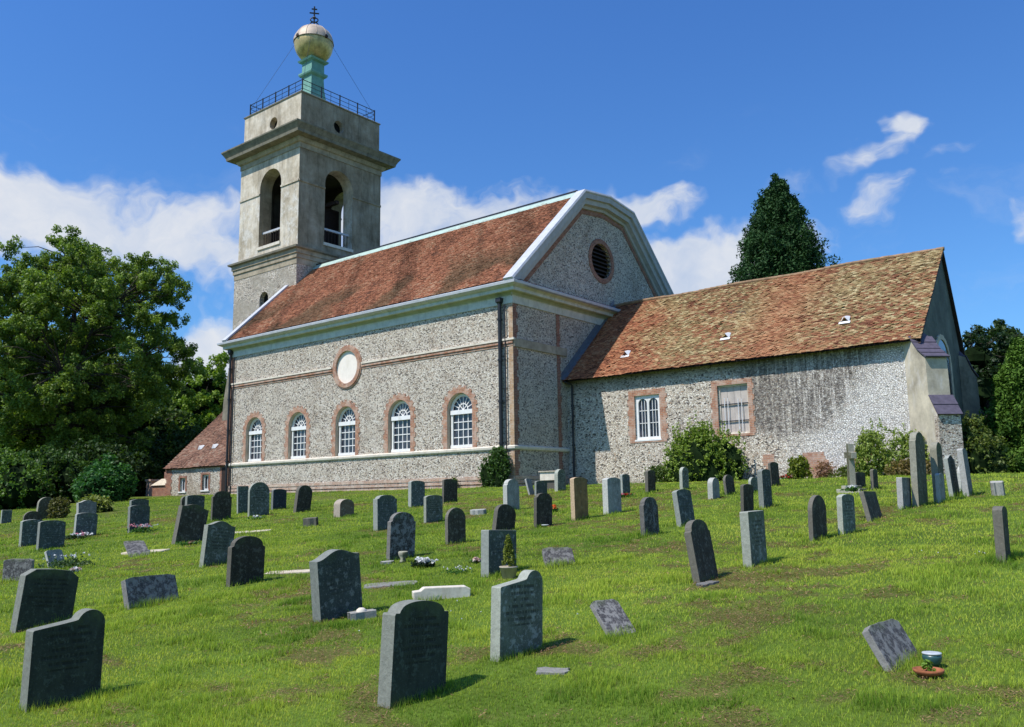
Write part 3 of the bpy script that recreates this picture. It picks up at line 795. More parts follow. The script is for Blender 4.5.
# ---- chancel
Lc, c0, c1, yr, zcr, zce = 15.69, 4.016, 10.3, 8.4, 7.52, 3.42
rs = (zcr - zce) / (yr - c0)          # slope of the south side
mb = MB()
wall(mb, [(0, GZ), (Lc, GZ), (Lc, zce - .05), (0, zce - .05)], [[(3.67, .18), (4.93, .18), (4.93, 2.15), (3.67, 2.15)], [(7.68, .20), (9.02, .20), (9.02, 2.24), (7.68, 2.24)]], fS(c0), .28)
mb.box(0, Lc, c1 - .3, c1, GZ, zce)
mb.build('chancel_wall', M['flint_chancel'], church)
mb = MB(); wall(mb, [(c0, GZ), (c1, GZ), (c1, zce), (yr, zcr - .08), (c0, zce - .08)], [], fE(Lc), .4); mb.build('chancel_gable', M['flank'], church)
sl = math.hypot(yr - (c0 - .42), (yr - (c0 - .42)) * rs); ey0 = c0 - .42; ez0 = zce - .42 * rs + .12
sl = math.hypot(yr - ey0, zcr - ez0); uy, uz = (yr - ey0) / sl, (zcr - ez0) / sl
def chancel_col(a, b, m):
    r = RNG.random(m); p = fbm(a, b, 3.2, 3); q = fbm(a + 4, b, 1.1, 3)
    c = pal(np.clip(r * .8 + (q - .5) * .7 + .1, 0, 1), [(0, (.20, .08, .045)), (.3, (.32, .12, .062)), (.6, (.42, .165, .082)), (1, (.48, .24, .13))])
    east = np.clip((a - 2.2 + (p - .5) * 5) / 3.0, 0, 1)
    moss = np.clip((r * .55 + q * .55 + p * .35 + east * .38 + b * .012 - .86) / .38, 0, 1) * (.15 + .85 * east)
    red = np.exp(-((a - 9.8) / 1.3) ** 2) * .75
    moss = (moss * (1 - red) * np.clip(1.15 - .35 * (b < .7), 0, 1))[:, None]
    ms = pal(RNG.random(m), [(0, (.19, .13, .062)), (.5, (.35, .25, .115)), (1, (.52, .42, .23))])
    return c * (1 - moss) + ms * moss
croof = tile_roof('chancel_roof', M['tile'], church, (0.02, ey0, ez0), (1, 0, 0), (0, uy, uz), (0, -uz, uy), Lc + .13, sl, .18, .112, chancel_col, .011, .09)
mb = MB()
ny = c1 + .3; nz = zce - .1
mb.add([(0, ey0 + .03, ez0 - .03), (Lc + .12, ey0 + .03, ez0 - .03), (Lc + .12, yr, zcr), (0, yr, zcr), (Lc + .12, ny, nz), (0, ny, nz)], [(0, 1, 2, 3), (3, 2, 4, 5)])
mb.add([(0, ey0 + .03, ez0 - .05), (Lc + .12, ey0 + .03, ez0 - .05), (Lc + .12, c0 + .02, ez0 + .03), (0, c0 + .02, ez0 + .03)], [(3, 2, 1, 0)])
mb.build('eaves_board', M['timber'], croof)
mb = MB()
for k in range(52):
    x = k * .305; dz = .03 * math.sin(k * .35) + random.uniform(-.008, .008)
    mb.tube([(x, yr, zcr + .03 + dz), (x + .30, yr, zcr + .02 + dz)], .085, 8)
mb.build('ridge_tiles', m_plain('ridge_tile', (.30, .19, .11), .85, .4, 4, .3, dirt=(.26, .22, .10)), croof)
mb = MB()      # verge: dark bargeboard on the gable edge
for (ya, zaa), (ybb, zbb) in (((ey0, ez0), (yr, zcr)), ((yr, zcr), (ny, nz))):
    mb.add([(Lc + .13, ya, zaa - .02), (Lc + .13, ybb, zbb - .02), (Lc + .13, ybb, zbb - .16), (Lc + .13, ya, zaa - .16), (Lc - .02, ya, zaa - .16), (Lc - .02, ybb, zbb - .16)], [(0, 1, 2, 3), (3, 2, 5, 4)])
mb.build('verge', M['timber'], croof)
mb = MB()      # lead valley where the roof meets the nave
mb.add([(.03, ey0 - .05, ez0 + .05), (.26, ey0 - .05, ez0 + .045), (.2, yr, zcr + .06), (.03, yr, zcr + .1), (.015, ey0 - .05, ez0 + .35), (.015, yr, zcr + .4)], [(0, 1, 2, 3), (0, 3, 5, 4)])
mb.build('lead_valley', M['leadgrey'], croof)
for vx, vy in ((2.91, 4.75), (7.78, 5.0), (12.82, 5.0)):
    zz = ez0 + (vy - ey0) * uz / uy + .05
    mb = MB(); mb.add([(vx - .17, vy - .16, zz - .12), (vx + .17, vy - .16, zz - .12), (vx + .15, vy + .12, zz + .15), (vx - .15, vy + .12, zz + .15), (vx, vy - .20, zz + .10), (vx, vy + .1, zz + .18)], [(0, 4, 3), (4, 5, 3), (1, 2, 4), (4, 2, 5)])
    mb.add([(vx - .22, vy - .24, zz - .18), (vx + .22, vy - .24, zz - .18), (vx + .22, vy - .14, zz - .08), (vx - .22, vy - .14, zz - .08)], [(0, 1, 2, 3)])
    mb.build('roof_vent', M['vent'], church)
def rect_surround(mb, x0, x1, z0, z1, wl, wr, wt, wb, fn, o=.02, tooth=.07):
    z = z0; k = 0
    while z < z1 - .01:
        zz = min(z + .225, z1); e = tooth * (k % 2)
        mb.prism([(x0 - wl - e, z), (x0, z), (x0, zz), (x0 - wl - e, zz)], fn, -o, .02)
        mb.prism([(x1, z), (x1 + wr + tooth - e, z), (x1 + wr + tooth - e, zz), (x1, zz)], fn, -o, .02); z = zz; k += 1
    mb.prism([(x0 - wl, z1), (x1 + wr, z1), (x1 + wr, z1 + wt), (x0 - wl, z1 + wt)], fn, -o, .02)
    if wb: mb.prism([(x0 - wl, z0 - wb), (x1 + wr, z0 - wb), (x1 + wr, z0), (x0 - wl, z0)], fn, -o, .02)
f = fS(c0)
mb = MB(); rect_surround(mb, 3.67, 4.93, .18, 2.15, .30, .30, .24, .12, f); w1 = mb.build('twin_light_window', M['brick_soft'], church)
mb = MB()
fx0, fx1, fz0, fz1 = 3.67, 4.93, .18, 2.15
lights = [arch_poly(fx0 + .36, .44, fz0 + .14, fz1 - .36, 12), arch_poly(fx1 - .36, .44, fz0 + .14, fz1 - .36, 12)]
wall(mb, [(fx0, fz0), (fx1, fz0), (fx1, fz1), (fx0, fz1)], lights, lambda u, v, w: (u, c0 + .08 + w, v), .08)
for q in (fx0 + .36, fx1 - .36):
    for du in (-.075, .075): mb.prism([(q + du - .012, fz0 + .14), (q + du + .012, fz0 + .14), (q + du + .012, fz1 - .16), (q + du - .012, fz1 - .16)], f, .13, .15)
    for zz in (fz0 + .75, fz0 + 1.3): mb.prism([(q - .22, zz - .014), (q + .22, zz - .014), (q + .22, zz + .014), (q - .22, zz + .014)], f, .125, .152)
mb.prism([(fx0 - .04, fz0 - .05), (fx1 + .04, fz0 - .05), (fx1 + .04, fz0 + .02), (fx0 - .04, fz0 + .02)], f, -.03, .1)
mb.build('frame', M['white'], w1)
mb = MB(); mb.prism([(fx0 + .05, fz0 + .05), (fx1 - .05, fz0 + .05), (fx1 - .05, fz1 - .05), (fx0 + .05, fz1 - .05)], f, .17, .2); mb.build('pane', M['glass'], w1)
mb = MB(); rect_surround(mb, 7.68, 9.02, .20, 2.24, .26, .20, .20, .10, f); w2 = mb.build('boarded_window', M['brick_soft'], church)
mb = MB(); wall(mb, [(7.62, .14), (9.08, .14), (9.08, 2.3), (7.62, 2.3)], [[(7.75, .27), (8.95, .27), (8.95, 2.18), (7.75, 2.18)]], lambda u, v, w: (u, c0 + .10 + w, v), .06)
mb.build('frame', M['stone_pale'], w2)
mb = MB()
for k in range(4): mb.prism([(7.75 + k * .30, .25), (8.04 + k * .30, .25), (8.04 + k * .30, 2.2), (7.75 + k * .30, 2.2)], f, .15 + .006 * (k % 2), .2)
mb.build('boards', M['board'], w2)
mb = MB()
for zz in (.72, 1.42): mb.prism([(7.70, zz), (9.0, zz), (9.0, zz + .045), (7.70, zz + .045)], f, .085, .115)
for bs in mb.v[:0]: pass
bars = mb.build('bars', M['iron'], w2)
mb = MB()
for u in (7.95, 8.10, 8.55, 8.70): mb.tube([(u, c0 + .06, .30), (u, c0 + .06, 1.98 - (u * 7 % 1) * .4)], .017, 6)
mb.build('bars', M['vent'], w2)
for x0, x1, z0, z1 in ((11.2, 12.05, -1.9, -.75), (13.1, 13.65, -1.9, -.72), (9.55, 9.95, -1.9, -.85)):
    z = z0; mb = MB()   # brick repair at the wall foot
    while z < z1:
        e0, e1 = random.uniform(-.1, .1), random.uniform(-.12, .12)
        mb.prism([(x0 + e0, z), (x1 + e1, z), (x1 + e1, z + .149), (x0 + e0, z + .149)], f, -.015, .02); z += .15
    mb.build('brick_repair', M['brick_soft'], church)
# corner buttresses
def buttress(cx_, cy_, ang, mat, hw=.40, kk=1.0):
    d = Vector((math.cos(ang), math.sin(ang), 0)); s = Vector((-math.sin(ang), math.cos(ang), 0)); o = Vector((cx_, cy_, 0))
    fn = lambda u, v, w: tuple(o + d * u * kk + s * w + Vector((0, 0, v)))
    prof = [(-.5, GZ), (1.42, GZ), (1.40, .36), (1.30, .40), (1.02, .98), (.98, 1.0), (.96, 2.38), (.80, 2.48), (.55, 2.68), (.30, 2.98), (.12, 3.22), (-.5, 3.30)]
    mb = MB(); mb.prism(prof, fn, -hw, hw); bt = mb.build('buttress', mat, church)
    mb = MB()
    def slates(pts, e=.05):
        for (u0, v0), (u1, v1) in zip(pts[:-1], pts[1:]):
            nd = Vector((v0 - v1, 0, u1 - u0)); nd = Vector((-(v1 - v0), (u1 - u0))).normalized()
            if nd.y < 0: nd = -nd
            if nd.x < 0 and False: pass
            q = [(u0, v0), (u1 - .0, v1), (u1 + nd.x * .03, v1 + nd.y * .03), (u0 + nd.x * .055, v0 + nd.y * .055)]
            mb.prism(q, fn, -hw - e, hw + e)
    slates([(1.06, 2.38), (.80, 2.56), (.55, 2.75), (.32, 3.02), (.10, 3.28)])
    # little pointed slate gablet at the back
    mb.add([fn(.12, 3.22, -hw - .05), fn(.12, 3.22, hw + .05), fn(-.05, 3.62, .0), fn(-.5, 3.4, 0)], [(0, 1, 2), (0, 2, 3), (1, 3, 2)])
    mb.build('slate_weathering', M['slate'], bt)
    mb = MB(); slates([(1.48, .32), (1.25, .68), (1.03, 1.04)]); mb.build('slate_weathering', M['slate'], bt)
    mb = MB(); mb.prism([(1.2, GZ), (1.435, GZ), (1.425, .33), (1.2, .33)], fn, -hw - .012, hw + .012); mb.build('rubble_base', M['flint_vestry'], bt)
    return bt
buttress(Lc - .05, c0 + .05, R(-45), M['stone_butt'])
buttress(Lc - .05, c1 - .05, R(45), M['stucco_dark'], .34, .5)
# east window and flat buttress strip of the chancel gable
mb = MB(); toothed_ring(mb, 7.2, 2.0, .6, 2.6, .18, fE(Lc), .05, .03); ew = mb.build('arched_window', M['stone'], church)
mb = MB(); mb.prism(arch_poly(7.2, 1.98, .6, 2.6), fE(Lc), -.02, .01); mb.build('pane', M['glass'], ew)

# ---- vestry
vx0, vx1, vy0, vye = -29.62, -21.75, .62, .42
mb = MB()
vw = [(-27.98, -27.34, -1.52, -.66), (-25.42, -24.70, -1.47, -.52)]
wall(mb, [(vx0, GZ), (vx1, GZ), (vx1, .12), (vx0, .12)], [[(a, c), (b_, c), (b_, d), (a, d)] for a, b_, c, d in vw], fS(vy0), .25)
wall(mb, [(vy0, GZ), (9.2, GZ), (9.2, .1), (4.9, 4.25), (vy0, .1)], [], fW(vx0), .3)
mb.box(vx0, tx0, 8.9, 9.2, GZ, .1)
ves = mb.build('vestry_wall', M['flint_vestry'], church)
mb = MB(); rect_surround(mb, vx0 + .0, vx0 + .001, GZ, .0, .0, .55, .0, 0, fS(vy0), .025, .12)
rect_surround(mb, -23.3, -22.35, GZ, -.12, .16, .16, .12, 0, fS(vy0), .025, .05)
mb.prism([(vx0, -.10), (vx1, -.10), (vx1, .10), (vx0, .10)], fS(vy0), -.035, .02)
mb.build('brick_quoin', M['brick'], ves)
for a, b_, c, d in vw:
    mb = MB(); rect_surround(mb, a, b_, c, d, .14, .14, .12, 0, fS(vy0), .02, .04); vwn = mb.build('small_window', M['brick'], church)
    mb = MB(); wall(mb, [(a, c), (b_, c), (b_, d), (a, d)], [[(a + .09, c + .09), (b_ - .09, c + .09), (b_ - .09, d - .09), (a + .09, d - .09)]], lambda u, v, w: (u, vy0 + .12 + w, v), .06)
    mb.prism([(a - .12, c - .08), (b_ + .12, c - .08), (b_ + .12, c), (a - .12, c)], fS(vy0), -.06, .12)
    m_ = (a + b_) / 2; mb.prism([(m_ - .02, c + .05), (m_ + .02, c + .05), (m_ + .02, d - .05), (m_ - .02, d - .05)], fS(vy0), .14, .17)
    mb.build('frame', M['white'], vwn)
    mb = MB(); mb.prism([(a, c), (b_, c), (b_, d), (a, d)], fS(vy0), .19, .22); mb.build('pane', M['glass'], vwn)
mb = MB()
for k in range(6): mb.prism([(-23.3 + k * .158, GZ), (-23.3 + k * .158 + .15, GZ), (-23.3 + k * .158 + .15, -.14), (-23.3 + k * .158, -.14)], fS(vy0), -.01, .04)
mb.build('door', M['timber'], church)
def ves_col(a, b, m):
    r = RNG.random(m); q = fbm(a, b, 1.2, 3)
    return pal(np.clip(r * .7 + (q - .5) * .9 + .12, 0, 1), [(0, (.14, .085, .065)), (.4, (.25, .135, .095)), (.7, (.34, .18, .12)), (1, (.38, .27, .2))])
vsl = math.hypot(4.9 - .42, 4.25 + .06); vu, vv = (4.9 - .42) / vsl, (4.25 + .06) / vsl
vroof = tile_roof('vestry_roof', M['tile'], church, (vx0 - .12, .42, -.04), (1, 0, 0), (0, vu, vv), (0, -vv, vu), 7.95, vsl, .17, .105, ves_col, .008, .04)
mb = MB(); mb.add([(vx0 - .1, .46, -.06), (vx1, .46, -.06), (vx1, 4.9, 4.24), (vx0 - .1, 4.9, 4.24), (vx1, 9.4, -.1), (vx0 - .1, 9.4, -.1)], [(0, 1, 2, 3), (3, 2, 4, 5)]); mb.build('roof_deck', M['timber'], vroof)
for vx, vy in ((-27.5, 1.75), (-25.9, 1.75)):
    zz = -.04 + (vy - .42) * vv / vu + .05
    mb = MB(); mb.add([(vx - .2, vy - .16, zz - .12), (vx + .2, vy - .16, zz - .12), (vx + .16, vy + .12, zz + .15), (vx - .16, vy + .12, zz + .15), (vx, vy - .20, zz + .12), (vx, vy + .1, zz + .18)], [(0, 4, 3), (4, 5, 3), (1, 2, 4), (4, 2, 5), (0, 1, 4)])
    mb.build('roof_vent', M['vent'], church)

# ---- low brick outbuilding wall beside the vestry
gw = tag(empty('garden_wall', (-31.4, .9, -1.9)), 'low red brick yard wall with a capped pier beside the vestry', 'wall')
gw_o = Vector((-31.4, .9, -1.9)); T_ = Matrix.Translation(-gw_o)
mb = MB(); mb.box(-31.6, -29.75, .75, 1.1, -2.3, -1.05, T_); mb.build('wall', M['brick'], gw)
mb = MB(); mb.add([T_ @ Vector(p) for p in [(-31.7, .65, -1.06), (-29.75, .65, -1.06), (-29.75, 1.15, -.62), (-31.2, 1.15, -.62)]], [(0, 1, 2, 3)])
mb.add([T_ @ Vector(p) for p in [(-31.7, .65, -1.06), (-31.2, 1.15, -.62), (-31.7, 1.15, -1.06)]], [(0, 1, 2)]); mb.build('coping', M['stone'], gw)
mb = MB(); mb.box(-32.9, -32.3, 1.0, 1.5, -2.3, -.75, T_); mb.box(-32.97, -32.23, .93, 1.57, -.75, -.62, T_); mb.build('pier', M['brick_pale'], gw)
mb = MB(); mb.box(-31.7, -30.0, 1.6, 3.2, -2.3, -.15, T_); mb.build('brick_shed', M['brick'], gw)

# ------------------------------------------------------------------ ground
def axis(lo, hi, dlo, dhi, step):
    far = [2, 4, 8, 16, 32, 64, 128, 256, 400]
    a = [dlo - f for f in reversed(far)] + list(np.arange(dlo, dhi, step)) + [dhi + f for f in far]
    return np.array(a)
gx = axis(0, 0, -42, 34, .22); gy = axis(0, 0, -34, 4, .22)
X, Y = np.meshgrid(gx, gy, indexing='ij')
Z = terrain(X, Y)
nx, ny_ = X.shape
idx = np.arange(nx * ny_).reshape(nx, ny_)
q = np.stack([idx[:-1, :-1], idx[1:, :-1], idx[1:, 1:], idx[:-1, 1:]], -1).reshape(-1)
dr = dryness(X, Y).ravel()[:, None]; lm = fbm(X, Y, 3.0, 3).ravel()[:, None]; mic = RNG.random((nx * ny_, 1))
gc = np.array((.085, .135, .018)) * (.8 + .5 * lm) * (.8 + .35 * mic)  # turf kept dark, shadow under the blades put into the colour
dr = dr * .4
gc = gc * (1 - dr) + np.array((.13, .085, .038)) * dr * (.7 + .5 * mic)
mt = m_attr('turf', .9, .1, bumpsc=26)
ground = np_mesh('ground', np.stack([X.ravel(), Y.ravel(), Z.ravel()], 1), q, 4, mt, None, gc, smooth=True)
tag(ground, kind='structure')

# ------------------------------------------------------------------ camera
CAMP = (23.813, -29.37, -2.304); YAW, PIT, ROL, FPX = 39.115, 8.859, -0.86, 870.6
cam = bpy.data.cameras.new('camera'); camo = bpy.data.objects.new('camera', cam); COL.objects.link(camo); SC.camera = camo
cam.sensor_width = 36; cam.sensor_fit = 'HORIZONTAL'; cam.lens = FPX / 1024 * 36; cam.clip_start = .1; cam.clip_end = 3000
y_, p_, r_ = R(YAW), R(PIT), R(ROL)
Fw = Vector((-math.sin(y_) * math.cos(p_), math.cos(y_) * math.cos(p_), math.sin(p_))); Rt = Vector((math.cos(y_), math.sin(y_), 0)); Up = Rt.cross(Fw)
R2 = Rt * math.cos(r_) + Up * math.sin(r_); U2 = -Rt * math.sin(r_) + Up * math.cos(r_)
camo.matrix_world = Matrix(((R2.x, U2.x, -Fw.x, CAMP[0]), (R2.y, U2.y, -Fw.y, CAMP[1]), (R2.z, U2.z, -Fw.z, CAMP[2]), (0, 0, 0, 1)))

# ------------------------------------------------------------------ headstones
def stone_poly(shape, w, h):
    a = w / 2; p = []
    if shape == 'flat':
        p = [(a, h - .01), (a - .01, h), (-a + .01, h), (-a, h - .01)]
    elif shape == 'peak':
        s = min(.055, h * .08); p = [(a * math.cos(t) if 0 < k < 12 else (a if k == 0 else -a), h - s + s * math.sin(t) ** 1.3) for k, t in enumerate([math.pi * j / 12 for j in range(13)])]
    elif shape == 'round':
        s = min(a * .85, h * .35); p = [(a * math.cos(t), h - s + s * math.sin(t)) for t in [math.pi * j / 16 for j in range(17)]]
    elif shape == 'arch':
        s = a * .45; b = a * .86
        p = [(a, h - s - .03), (b, h - s - .01)] + [(b * math.cos(t), h - s + s * math.sin(t)) for t in [math.pi * j / 14 for j in range(15)]] + [(-b, h - s - .01), (-a, h - s - .03)]
    elif shape == 'ogee':
        s = min(.085, h * .11)
        for k in range(17):
            u = 1 - 2 * k / 16; z = .5 + .5 * math.cos(math.pi * min(1, abs(u) * 1.05)); p.append((a * u, h - s + s * z ** .9))
    elif shape == 'shoulder':
        s = .068; b = a * .80
        p = [(a, h - s - .035), (a - .01, h - s - .02), (b + .01, h - s - .02), (b, h - s)] + [(b * .97 * math.cos(t), h - s + s * math.sin(t)) for t in [math.pi * (j + .5) / 14 for j in range(14)]] + [(-b, h - s), (-b - .01, h - s - .02), (-a + .01, h - s - .02), (-a, h - s - .035)]
    elif shape == 'half':
        s = .135 * w / .6; cr = a * .40; cy = a - cr - .002
        p = [(cy + cr * math.cos(t), h - cr + cr * math.sin(t)) for t in [math.pi * j / 14 for j in range(12)]]
        x0, z0 = p[-1]
        p += [(x0 - .02, z0 - .03), (x0 - .045, h - s * .62), (-a * .2, h - s * .74), (-a + .01, h - s), (-a, h - s - .01)]
    elif shape == 'chamfer':
        c = .085; p = [(a, h - c * 1.1), (a - c * 1.4, h - .012), (0, h), (-a + c * 1.4, h - .012), (-a, h - c * 1.1)]
    return [(-a, -.22), (a, -.22)] + p
STONES = [
 (-14.484, -14.702, 0.533, 0.38, 0.098, 0.6, (0.8, 0.9), 'flat', 'slate', 'small flat-topped slate headstone at the far left edge of the churchyard'),
 (-8.205, -16.279, 0.638, 0.618, 0.08, 2.2, (3.2, 1.3), 'round', 'dark', 'dark round-topped headstone behind the left pair of peaked slate headstones'),
 (-1.253, -19.1, 0.686, 0.559, 0.16, -2.4, (-0.1, 1.3), 'peak', 'slate', 'left one of the two matching peaked slate headstones near the left edge'),
 (0.598, -19.393, 0.704, 0.632, 0.132, 0.7, (1.3, -1.2), 'peak', 'slate', 'right one of the two matching peaked slate headstones near the left edge'),
 (-14.648, -13.143, 0.908, 0.7, 0.16, -0.2, (4.3, 0.1), 'round', 'mossy', 'tall mossy brown round headstone in front of the left hedge shrubs'),
 (-7.387, -14.797, 0.862, 0.627, 0.16, 0.4, (-1.6, -0.8), 'ogee', 'lichen', 'pale-rimmed curved-top headstone standing directly behind a low slate headstone by the dark shrub'),
 (-1.986, -17.34, 0.681, 0.603, 0.124, -1.1, (1.4, 0.8), 'peak', 'slate', 'low slate headstone with white flowers at its foot, in front of a pale-rimmed headstone'),
 (-1.242, -16.13, 0.776, 0.598, 0.146, -1.7, (0.0, -1.1), 'peak', 'slate', 'slate headstone with a bunch of coloured flowers laid at its foot'),
 (-5.081, -14.09, 0.803, 0.624, 0.135, 0.6, (-1.3, -1.5), 'peak', 'slate', 'slate headstone just behind the one with coloured flowers at its foot'),
 (3.993, -17.631, 0.91, 0.744, 0.16, 1.9, (10.4, -0.9), 'ogee', 'dark', 'blackened headstone leaning strongly to the right below the vestry windows'),
 (-5.263, -11.93, 0.745, 0.712, 0.132, 2.4, (1.3, -0.6), 'peak', 'slate', 'slate headstone partly hidden behind the blackened strongly leaning one'),
 (-6.714, -11.44, 0.685, 0.38, 0.105, 2.3, (0.1, 0.5), 'round', 'dark', 'small dark rounded headstone half hidden left of the peaked slate one below the vestry'),
 (18.913, -6.606, 0.59, 0.401, 0.075, -1.5, (0.6, 1.4), 'round', 'pale', 'thin whitish headstone glimpsed between the last two tall headstones by the yew'),
 (-1.38, -13.319, 0.943, 0.704, 0.085, 2.3, (1.4, -0.6), 'arch', 'dark', 'dark upright headstone with arched top below the downpipes at the west end of the nave'),
 (-3.495, -11.102, 0.963, 0.43, 0.086, -0.7, (-1.2, -1.1), 'flat', 'slate', 'narrow teal slate headstone close behind the tall green-grey round one'),
 (-1.223, -12.018, 1.123, 0.75, 0.106, -2.2, (-0.7, 0.3), 'round', 'green', 'tall green-grey round-topped headstone near the west end of the nave wall'),
 (-3.033, -9.914, 0.746, 0.563, 0.12, -2.5, (0.7, -0.5), 'peak', 'blue', 'small dark blue headstone right of the tall green-grey round-topped one'),
 (-0.596, -10.747, 0.906, 0.579, 0.16, -1.0, (7.5, -0.1), 'round', 'dark', 'dark rounded headstone leaning slightly right below the second nave window'),
 (3.003, -11.932, 0.505, 0.541, 0.3, -0.9, (-0.1, 0.6), 'round', 'brown', 'short thick brown round-topped headstone alone near the nave wall'),
 (7.986, -14.823, 0.816, 0.614, 0.16, -2.2, (0.0, -1.4), 'shoulder', 'slate', 'slate headstone with a bright sunlit edge beside the dark lichened one'),
 (3.282, -9.143, 0.832, 0.635, 0.138, 1.2, (1.4, -1.4), 'peak', 'slate', 'slate headstone close to the nave wall below the fourth arched window'),
 (8.006, -13.2, 0.669, 0.617, 0.088, 1.4, (-0.6, 0.2), 'peak', 'green', 'light green headstone between the dark lichened one and the mossy dark one'),
 (3.378, -7.686, 0.77, 0.637, 0.092, -2.5, (2.9, -1.0), 'peak', 'dark', 'small dark headstone near the nave wall below the fifth arched window'),
 (8.282, -10.386, 0.85, 0.571, 0.143, 2.3, (-1.4, 0.8), 'arch', 'pale', 'pale grey headstone standing before the ivy at the nave corner'),
 (5.577, -5.484, 0.49, 0.652, 0.075, 2.1, (-0.5, 1.7), 'peak', 'slate', 'small grey headstone beside the pale slanted slab near the chest tomb'),
 (5.321, -4.01, 0.791, 0.483, 0.149, -0.7, (0.8, 0.1), 'round', 'green', 'green-grey rounded headstone just right of the white chest tomb'),
 (12.058, -13.92, 0.719, 0.543, 0.082, -2.0, (0.9, 0.9), 'shoulder', 'dark', 'dark brown shouldered headstone beside the orange-brown one'),
 (12.16, -12.646, 0.969, 0.562, 0.111, 1.8, (1.3, -1.7), 'peak', 'orange', 'tall orange-brown sandstone headstone in the middle of the churchyard'),
 (12.252, -11.407, 0.864, 0.557, 0.155, -2.0, (0.3, -0.6), 'peak', 'pale', 'tall pale grey headstone right of the orange-brown one'),
 (12.458, -18.572, 0.796, 0.621, 0.085, 2.1, (1.4, 1.3), 'arch', 'darklichen', 'large dark headstone streaked with white lichen, flowers and an urn at its foot'),
 (12.015, -16.684, 0.683, 0.514, 0.079, 0.2, (0.0, -0.5), 'round', 'dark', 'mossy dark round-topped headstone behind and left of the twin-slab teal one'),
 (11.683, -14.839, 0.573, 0.6, 0.111, -1.6, (12.4, -1.1), 'round', 'dark', 'mossy dark round headstone leaning right, above the thick teal flat-topped one'),
 (15.481, -19.494, 0.628, 0.64, 0.15, 0.9, (2.3, -1.0), 'flat', 'slate', 'thick flat-topped teal slate headstone behind the small potted conifer'),
 (18.708, -23.083, 0.732, 0.582, 0.114, -2.3, (2.3, 0), 'half', 'green', 'foreground headstone with inscription and a raised rounded right shoulder, below the potted conifer'),
 (8.899, -5.408, 0.611, 0.442, 0.093, -0.5, (0.3, -0.9), 'peak', 'slate', 'small slate headstone with red flowers at its foot near the chancel wall'),
 (9.443, -4.774, 0.676, 0.502, 0.109, 1.6, (-0.2, 1.2), 'peak', 'dark', 'small dark slim headstone left of the wall shrub by the chancel'),
 (10.401, -4.299, 0.707, 0.396, 0.106, -2.2, (-1.4, 1.4), 'round', 'green', 'narrow pale green headstone in front of the large wall shrub'),
 (13.033, -7.592, 0.55, 0.415, 0.146, -0.0, (-1.1, 1.1), 'round', 'pale', 'small whitish round-topped headstone below the boarded window shrub'),
 (12.909, -6.324, 0.545, 0.575, 0.075, 1.2, (0.4, -5.5), 'round', 'dark', 'small dark headstone leaning left right of the small whitish one'),
 (15.421, -15.074, 0.695, 0.542, 0.092, 1.4, (-0.2, -1.4), 'arch', 'darklichen', 'rough headstone blotched with white lichen in the middle distance'),
 (15.273, -13.396, 0.701, 0.565, 0.111, -1.8, (-0.6, -6.8), 'peak', 'slate', 'slate headstone leaning left beyond the rough lichened one'),
 (15.613, -11.243, 0.619, 0.511, 0.075, -0.2, (1.1, 1.6), 'peak', 'dark', 'brown-black headstone left of the tall teal slate one'),
 (13.38, -5.808, 0.424, 0.539, 0.075, 2.4, (-0.0, -0.2), 'round', 'green', 'low green-grey headstone tucked behind the brown-black one'),
 (15.509, -9.993, 0.862, 0.506, 0.119, 1.1, (-0.6, -0.1), 'peak', 'slate', 'tall slim teal slate headstone right of the brown-black one'),
 (12.979, -3.33, 0.708, 0.614, 0.075, -0.5, (-0.4, -1.1), 'peak', 'dark', 'dark headstone standing near the chancel wall behind the tall slim teal one'),
 (18.587, -19.143, 0.754, 0.568, 0.095, 2.4, (0.4, -9.0), 'arch', 'dark', 'dark headstone with pale edge leaning strongly left in the middle ground'),
 (18.66, -17.809, 0.714, 0.522, 0.129, -0.0, (-1.2, -0.5), 'flat', 'green', 'green-grey slate headstone with a slim lit edge, right of the strongly left-leaning dark one'),
 (18.618, -15.276, 0.703, 0.592, 0.075, -1.1, (1.1, 0.9), 'round', 'dark', 'slim black round-topped headstone standing alone on the right lawn'),
 (18.806, -14.459, 0.643, 0.588, 0.089, -0.7, (0.8, 0.9), 'peak', 'green', 'green-grey peaked headstone right of the slim black one'),
 (18.617, -12.328, 0.51, 0.75, 0.089, 1.0, (0.8, -11.5), 'flat', 'dark', 'grey leaning headstone with white flowers at its top, in front of the stone cross'),
 (16.059, -4.995, 0.424, 0.748, 0.075, -0.7, (-0.7, 0.6), 'peak', 'dark', 'small dark headstone just right of the stone cross'),
 (16.68, -5.791, 0.538, 0.38, 0.075, -0.1, (0.6, 0.8), 'peak', 'dark', 'narrow dark headstone right of the stone cross, nearer the wall'),
 (18.669, -10.511, 0.622, 0.566, 0.114, -1.0, (0.4, 1.4), 'flat', 'lichen', 'grey flat-topped headstone at the foot of the tallest headstone'),
 (18.83, -9.975, 1.516, 0.727, 0.126, 0.4, (0.1, 1.5), 'arch', 'mossy', 'tallest headstone, mossy with arched top, before the corner buttress'),
 (19.026, -9.208, 1.264, 0.416, 0.136, -1.2, (-0.1, 0.5), 'round', 'mossy', 'second tallest headstone, mossy and narrow, right of the tallest one'),
 (19.08, -9.338, 0.616, 0.413, 0.087, 1.6, (0.9, 0.5), 'peak', 'pale', 'short pale headstone in front of the second tallest mossy one'),
 (19.038, -7.914, 0.916, 0.6, 0.091, -0.8, (0.7, -4.1), 'ogee', 'slate', 'tall slate headstone leaning left between the mossy one and the pale far right one'),
 (19.303, -7.871, 1.057, 0.483, 0.12, 1.6, (1.0, -3.1), 'peak', 'lichen', 'tall lichened headstone last of the tall group by the yew'),
